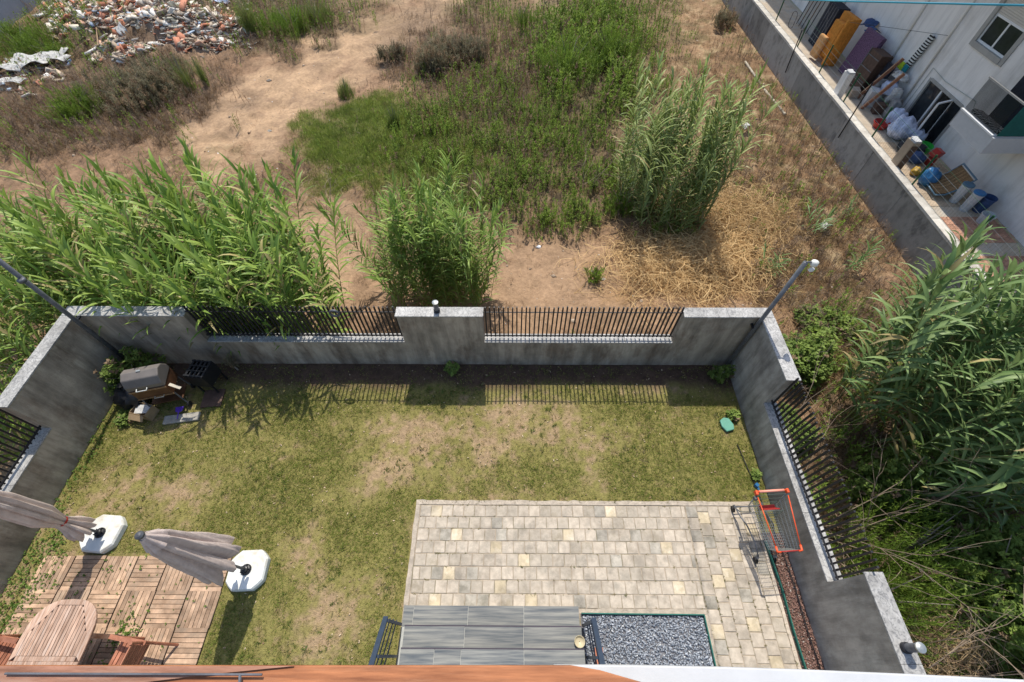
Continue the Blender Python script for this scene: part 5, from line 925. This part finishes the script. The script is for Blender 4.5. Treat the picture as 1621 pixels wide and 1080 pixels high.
for y, lb in ((17.3, None), (19.2, None), (24.0, None)): part('downpipe', MB().tube([(HX - .04, y, TZ), (HX - .04, y, 8.4)], .035, 8), 'housewall', hs, world=True, smooth=True)
part('wall_cable', MB().tube([(HX - .02, 14.1, .15), (HX - .02, 14.6, .9), (HX - .02, 16.2, .78), (HX - .02, 17.05, .85), (HX - .02, 17.12, TZ)], .008, 5), 'rope', hs, world=True)
# balcony
bl = part('balcony', MB().box(13.35, HX - .003, 11.85, 13.42, .80, .93), 'white', hs, world=True)
for nm, q in (('parapet', (13.35, 13.45, 11.95, 13.42, .931, 1.26)), ('parapet', (13.35, HX - .003, 11.85, 11.948, .931, 1.26)), ('parapet_cap', (13.33, 13.48, 11.95, 13.44, 1.261, 1.30))): sub(nm, MB().box(*q), 'white' if nm == 'parapet' else 'whiteframe', bl)
sub('glass_screen', MB().box(13.40, 13.415, 12.0, 13.40, 1.30, 2.15), 'clearglass', bl); sub('screen_rail', MB().box(13.38, 13.43, 11.9, 13.42, 2.15, 2.19), 'housegrey', bl); sub('dark_interior_block', MB().box(14.3, HX - .004, 11.96, 13.4, .94, 2.6), 'darkcloth', bl)  # solid dark block behind the glass; the interior's dimness is its colour
sub('side_screen', MB().box(13.42, HX - .01, 11.885, 11.90, 1.30, 2.15), 'netgreen', bl); sub('screen_rail', MB().box(13.42, HX - .01, 11.88, 11.92, 2.151, 2.19), 'housegrey', bl)
o = solo('zebra_blanket', MB().box(13.52, 13.9, 12.1, 13.3, 1.20, 1.34, rot=(0, .25, 0)), 'zebra', 'black and white zebra patterned blanket inside the balcony', 'blanket', bevel=.05)
# fence posts, wires
fe = thing('terrace_fence', 'green wire fence with thin posts along the terrace edge', 'fence', (12.72, 12.4, TZ))
pys = [9.6, 12.39, 15.17, 17.6, 20.0, 22.5, 25.4, 28.5, 31.5, 34.5]
for y in pys: part('post', MB().box(12.70, 12.74, y - .02, y + .02, TZ, .42), 'darkgreen', fe, world=True)
for z in (-.6, -.4, -.2, 0., .2, .38): part('wire', MB().tube([(12.72, 8, z), (12.72, 36, z)], .004, 4), 'rope' if z < .3 else 'darkgreen', fe, world=True)
b = MB(); y = 8.
while y < 15.: b.tube([(12.722, y, TZ), (12.722, y, .38)], .0022, 3, cap=False); y += .1
part('mesh_wires', b, 'darkgreen', fe, world=True)
for k, (px, py, h, lb, m) in enumerate((((1318, 152, 1.0, 'white concrete post with broken top on the terrace edge', 'white'), (1436, 256, 1.05, 'grey concrete post with broken white top on the terrace edge', 'concc')))):
    p = at(px, py, TZ); p.x = 12.62 + .25; p.y = (18.3, 13.55)[k]; t = thing('concrete_post', lb, 'post', (p.x - .05, p.y, TZ)); part('shaft', MB().box(-.13, .13, -.17, .17, 0, h), 'housewall' if k == 0 else 'slab', t, bevel=.01)
    part('broken_top', MB().box(-.14, .1, -.18, .05, h + .001, h + .06, rot=(0, .05, .1)).box(-.05, .14, .06, .18, h + .001, h + .04), 'white', t)
    if k: part('wood_face', MB().box(-.1, .1, -.19, -.172, .15, h * .9), 'brownwood', t)
for k, (a, b, lb) in enumerate(((((1243, 115), (1272, 48)), None, 'upper dark pole leaning against the concrete wall'), (((1327, 218), (1385, 130)), None, 'lower dark pole leaning against the concrete wall'))):
    q0 = atX(*a[0], WX - .06); q1 = atX(*a[1], WX + .0); q1 = Vector((WX - .06, q1.y, q1.z)); solo('leaning_pole', MB().tube([q0, q1], .022, 6), 'black', lb, 'pole')
a = atX(1190, 45, 12.6)
p = at(1275, 40, TZ + .4); v = [Vector((12.95 + .02 * math.cos(t * 3), 24.3 + .28 * math.cos(t), -.2 + .33 * math.sin(t))) for t in np.linspace(0, 6.28, 20)]; solo('wire_coil', MB().tube(v, .012, 5), 'rubber', 'dark hoop of cable hung on the upper part of the fence', 'cable')
for k, (pts, lb) in enumerate(((((12.8, 27, TZ + .02), (12.85, 22.6, TZ + .02), (12.95, 21.2, TZ + .02), (12.78, 19.4, TZ + .02), (13.0, 18.9, TZ + .02), (12.8, 18.6, TZ + .02)), 'thin black cable on the terrace edge above the white post'), (((12.8, 18, TZ + .02), (12.84, 15.5, TZ + .02), (12.8, 13.4, TZ + .02), (12.86, 11.8, TZ + .02), (12.8, 10.4, TZ + .02)), 'thin black cable on the terrace edge below the white post'))):
    solo('cable', MB().tube(pts, .012, 5), 'rubber', lb, 'cable', smooth=True)
# clothes lines to the wall
for k, (a, b, lb) in enumerate((((13.1, 20.3, 1.1), (HX - .03, 17.3, 1.75), 'thin washing line fixed to the house wall'), ((12.75, 21, .5), (HX - .03, 26, 1.2), 'second thin washing line further up the terrace'))): solo('clothes_line', MB().tube([a, b], .006, 4), 'rubber', lb, 'line')

# ------------------------------------------------------------------ clutter on the terrace
def slab(nm, lb, cat, x, y, w, d, h, m, lean=0, rz=0, z=TZ, bevel=.02, extra=None):
    t = thing(nm, lb, cat, (x, y, z), rz); b = MB().box(-w / 2, w / 2, -d / 2, d / 2, .0, h); o = part('body', b, m, t, bevel=bevel); 
    t.rotation_euler = (0, lean, rz)
    if extra: extra(t)
    return t
def sofa(t):
    part('seat_cushion', MB().box(-.42, -.13, -.30, .34, .25, 1.5), 'sofaor', t, bevel=.05); part('armrest', MB().box(-.45, -.1, -.48, -.34, .0, 1.7), 'sofaor', t, bevel=.05); part('base_cushion', MB().box(-.6, -.43, .0, .5, .05, .9), 'sofalt', t, bevel=.06)
slab('sofa', 'orange sofa standing on its end on the terrace', 'sofa', 13.75, 21.6, .25, 1.0, 1.75, 'sofaor', .10, R_(6), extra=sofa)
slab('mattress', 'purple patterned mattress leaning on the house wall right of the sofa', 'mattress', 14.05, 20.15, .18, 1.15, 1.65, 'mattress', .16, R_(4))
def shelf(t):
    for z in (.35, .75, 1.15): part('shelf', MB().box(-.262, -.252, -.38, .38, z, z + .03), 'greysteel', t)
    part('edge', MB().box(-.27, -.252, .33, .37, 0, 1.4), 'greysteel', t)
slab('old_wardrobe', 'dark broken wardrobe right of the purple mattress', 'wardrobe', 14.1, 19.15, .5, .8, 1.35, 'brownwood', .1, R_(4), bevel=.01, extra=shelf)
slab('dark_board', 'dark board with pale edge leaning beside the wardrobe', 'board', 14.2, 18.55, .1, .45, 1.2, 'darkcloth', .2, 0, bevel=.01); slab('dark_cabinet', 'dark upright panels stacked at the top edge beyond the sofa', 'panels', 14.0, 23.2, .5, 1.0, 1.6, 'darkcloth', .1, 0, bevel=.01, extra=lambda t: [part('panel_edge', MB().box(-.262, -.252, -.45 + k * .22, -.42 + k * .22, 0, 1.55), 'greysteel', t) for k in range(5)])
slab('metal_sheet', 'pale grey sheet with rods leaning at the top edge of the terrace', 'panels', 14.2, 25.0, .3, 1.6, 1.5, 'housegrey', .12, 0, bevel=.01, extra=lambda t: [part('rod', MB().tube([(-.3, -.6 + k * .3, 0), (-.2, -.55 + k * .3, 1.7)], .02, 5), 'bbqwood' if k % 2 else 'darkcloth', t) for k in range(5)])
sheet('navy cloth hanging over the wardrobe top', 1378, 45, .9, .5, 'navy', 'cloth', 'cloth', .4, seed=21, Z=.55, amp=.2); sheet('blue cloth draped on the middle of the wardrobe', 1377, 57, .5, .4, 'navy', 'cloth', 'cloth', .1, seed=22, Z=.5, amp=.2)
for k, (x, y, ln_, lb) in enumerate(((13.7, 18.35, 1.7, 'long reddish timber leaning left of the pale junk pile'), (13.55, 17.55, 1.5, 'reddish timber leaning in front of the pale junk pile'))):
    t = thing('timber_plank', lb, 'plank', (x, y, TZ)); part('plank_body', MB().box(-.06, .06, -.03, .03, 0, ln_), 'bbqwood' if k == 5 else mat('red_brown_timber', (.33, .15, .09), .8, .25, 7), t); part('plank_edge', MB().box(-.065, -.061, -.01, .01, 0, ln_), 'plank', t); t.rotation_euler = (.12, .42, 0)
rr = random.Random(9)
for k, (x, y, z, w, d, h, m, lb) in enumerate(((14.25, 18.0, TZ, .6, .5, .5, 'whitecloth', 'crumpled white sheets at the bottom of the junk pile'), (14.3, 17.75, TZ + .5, .5, .5, .35, 'bluebag', 'pale blue folded bundle on the junk pile'), (13.9, 17.9, TZ, .35, .5, .55, 'white', 'white appliance casing below the junk pile'), (14.4, 17.5, TZ + .3, .4, .4, .5, 'whitecloth', 'white sack leaning at the right of the junk pile'), (14.3, 18.35, TZ + .35, .4, .35, .4, 'soap', 'grey bundle at the back of the junk pile'), (13.6, 18.5, TZ, .3, .35, .3, 'oldwood', 'grey crate at the foot of the junk pile'), (14.5, 17.9, TZ + .95, .3, .6, .18, 'whitecloth', 'flat white cushion on top of the junk pile'), (14.25, 16.95, TZ, .35, .55, .6, 'soap', 'grey stone like slab left of the door'), (13.95, 17.25, TZ, .3, .3, .35, 'brownwood', 'dark box in front of the grey slab'))):
    b = bmesh.new(); bmesh.ops.create_cube(b, size=1); bmesh.ops.subdivide_edges(b, edges=b.edges, cuts=3, use_grid_fill=True)
    soft = m in ('whitecloth', 'bluebag', 'soap')
    for v in b.verts:
        v.co = Vector((v.co.x * w, v.co.y * d, (v.co.z + .5) * h))
        if soft: v.co += Vector((rr.gauss(0, .03), rr.gauss(0, .03), rr.gauss(0, .03))); v.co.xy *= 1 - .25 * v.co.z / h
    me = bpy.data.meshes.new('junk'); b.to_mesh(me); b.free(); me.materials.append(M[m]); me.polygons.foreach_set('use_smooth', [soft] * len(me.polygons)); o = obj(('cloth_bundle' if soft else 'junk_box'), me, None, (x, y, z)); o.rotation_euler = (0, rr.uniform(-.1, .1), rr.uniform(-.5, .5)); tag(o, lb, 'bundle' if soft else 'box')
o = solo('checked_cloth', MB().box(14.68, 14.74, 17.9, 18.15, .35, 1.55, rot=(.22, 0, 0)), 'bw', 'long black and white checked cloth hanging on the house wall', 'cloth'); solo('lime_cloth', MB().box(14.6, 14.66, 18.2, 18.5, .25, .5), 'lime', 'small lime green cloth on the line above the junk pile', 'cloth', bevel=.02); solo('teal_cloth', MB().box(14.6, 14.66, 17.95, 18.18, .28, .5), 'teal', 'small teal cloth beside the lime one', 'cloth', bevel=.02)
def lump(nm, lb, cat, x, y, r, h, m, seed, z=TZ):
    rr = random.Random(seed); b = bmesh.new(); bmesh.ops.create_icosphere(b, subdivisions=3, radius=1)
    for v in b.verts: q = 1 + .16 * math.sin(v.co.x * 7 + seed) * math.cos(v.co.y * 6 + seed) + rr.gauss(0, .035); v.co = Vector((v.co.x * r * q, v.co.y * r * q, max(0, (v.co.z * .6 + .5)) * h * q))
    me = bpy.data.meshes.new(nm); b.to_mesh(me); b.free(); me.materials.append(M[m]); me.polygons.foreach_set('use_smooth', [True] * len(me.polygons)); return tag(obj(nm, me, None, (x, y, z)), lb, cat)
lump('laundry_bag', 'pale blue bag of laundry left of the open door', 'bag', 14.1, 16.35, .30, .55, 'bluebag', 1); lump('laundry_bag', 'larger pale blue laundry bag in front of the open door', 'bag', 13.9, 15.55, .42, .6, 'bluebag', 2); lump('clothes_heap', 'dark heap of clothes in front of the door, below the green bucket', 'clothes', 13.85, 14.6, .42, .35, 'darkcloth', 3)
lump('clothes_heap', 'dark red and black bundle near the balcony', 'clothes', 13.75, 14.0, .25, .3, 'navy', 4); lump('laundry_bag', 'small pale bag leaning by the door panes', 'bag', 14.25, 15.1, .25, .45, 'bluebag', 5)
def tub(nm, lb, cat, x, y, r, h, m, lid=None, z=TZ):
    t = thing(nm, lb, cat, (x, y, z)); part('shell', MB().lathe([(r * .8, 0), (r, h), (r * 1.06, h), (r * 1.06, h - .03), (r * .97, h - .031), (r * .75, .02)], n=20, cap=False), m, t, smooth=False); part('bottom', MB().lathe([(r * .78, .01), (r * .78, .02)], n=20), m, t)
    if lid: part('lid', MB().lathe([(r * 1.08, h + .001), (r * 1.08, h + .04), (r * .8, h + .06)], n=20), lid, t)
tub('red_basin', 'red plastic basin under the blue laundry', 'basin', 13.6, 16.2, .27, .2, 'red'); tub('green_bucket', 'bright green plastic tub beside the door', 'tub', 14.25, 14.55, .24, .3, 'green')
tub('storage_drum', 'white drum below the balcony, next to the wicker screen', 'drum', 13.9, 11.85, .15, .6, 'white', 'bluepipe'); tub('storage_drum', 'white drum with blue lid below the balcony', 'drum', 14.0, 11.45, .15, .6, 'white', 'blue'); tub('white_bucket', 'white open bucket right of the drums', 'bucket', 14.2, 10.85, .18, .3, 'white'); tub('blue_drum', 'dark blue drum behind the white drums', 'drum', 14.4, 11.4, .18, .5, 'navy')
solo('red_crate', MB().box(14.0, 14.3, 13.7, 13.95, TZ + .3, TZ + .55, rot=(.2, .3, .4)).box(14.05, 14.25, 13.75, 13.9, TZ, TZ + .28), 'red', 'red carton with white marks near the balcony corner', 'carton')
lump('yellow_toy', 'yellow and red plastic toy on the terrace by the grey post', 'toy', 13.35, 13.25, .14, .25, 'yellow', 8); lump('blue_bag', 'bright blue bag left of the wicker screen', 'bag', 13.45, 12.75, .26, .5, 'blue', 9)
t = thing('wicker_screen', 'curved wicker lounger with blue tubular frame below the balcony', 'lounger', (13.75, 12.35, TZ + .1), R_(-6))
for k in range(12): y = -.36 + k * .065; part('cane_strip', MB().tube([(-.38, y, .1), (-.15, y, .12), (.12, y, .33), (.3, y, .62)], .034, 5), 'wicker', t)
part('frame', MB().tube([(-.42, -.42, .05), (-.15, -.42, .08), (.12, -.42, .3), (.34, -.42, .66), (.34, .42, .66), (.12, .42, .3), (-.15, .42, .08), (-.42, .42, .05), (-.42, -.42, .05)], .025, 8), 'bluepipe', t, smooth=True)
for s in (-1, 1): part('leg', MB().tube([(.1, s * .42, .3), (.2, s * .42, -.09)], .02, 6), 'bluepipe', t)
# wall at the top left corner
p0, p1 = at(-60, 115, FZ), at(130, -45, FZ)
d = (p1 - p0).normalized(); nrm = Vector((d.y, -d.x, 0))
solo('boundary_wall', MB().add([p0, p1, p1 - nrm * .25, p0 - nrm * .25] + [v + Vector((0, 0, 2.6)) for v in (p0, p1, p1 - nrm * .25, p0 - nrm * .25)], [(0, 1, 2, 3), (4, 7, 6, 5), (0, 4, 5, 1), (1, 5, 6, 2), (2, 6, 7, 3), (3, 7, 4, 0)]), 'bluegrey', 'smooth blue grey wall in the top left corner behind the rubble', 'wall')
sheet('white plastic scrap caught at the right side of the tall reed clump', 1180, 207, .35, .25, 'whitecloth', 'plastic_bag', 'bag', .3, seed=31, amp=.3)
sheet('white plastic scrap on the dry ground near the lower concrete wall', 1302, 365, .3, .25, 'whitecloth', 'plastic_bag', 'bag', .3, seed=32, amp=.3)
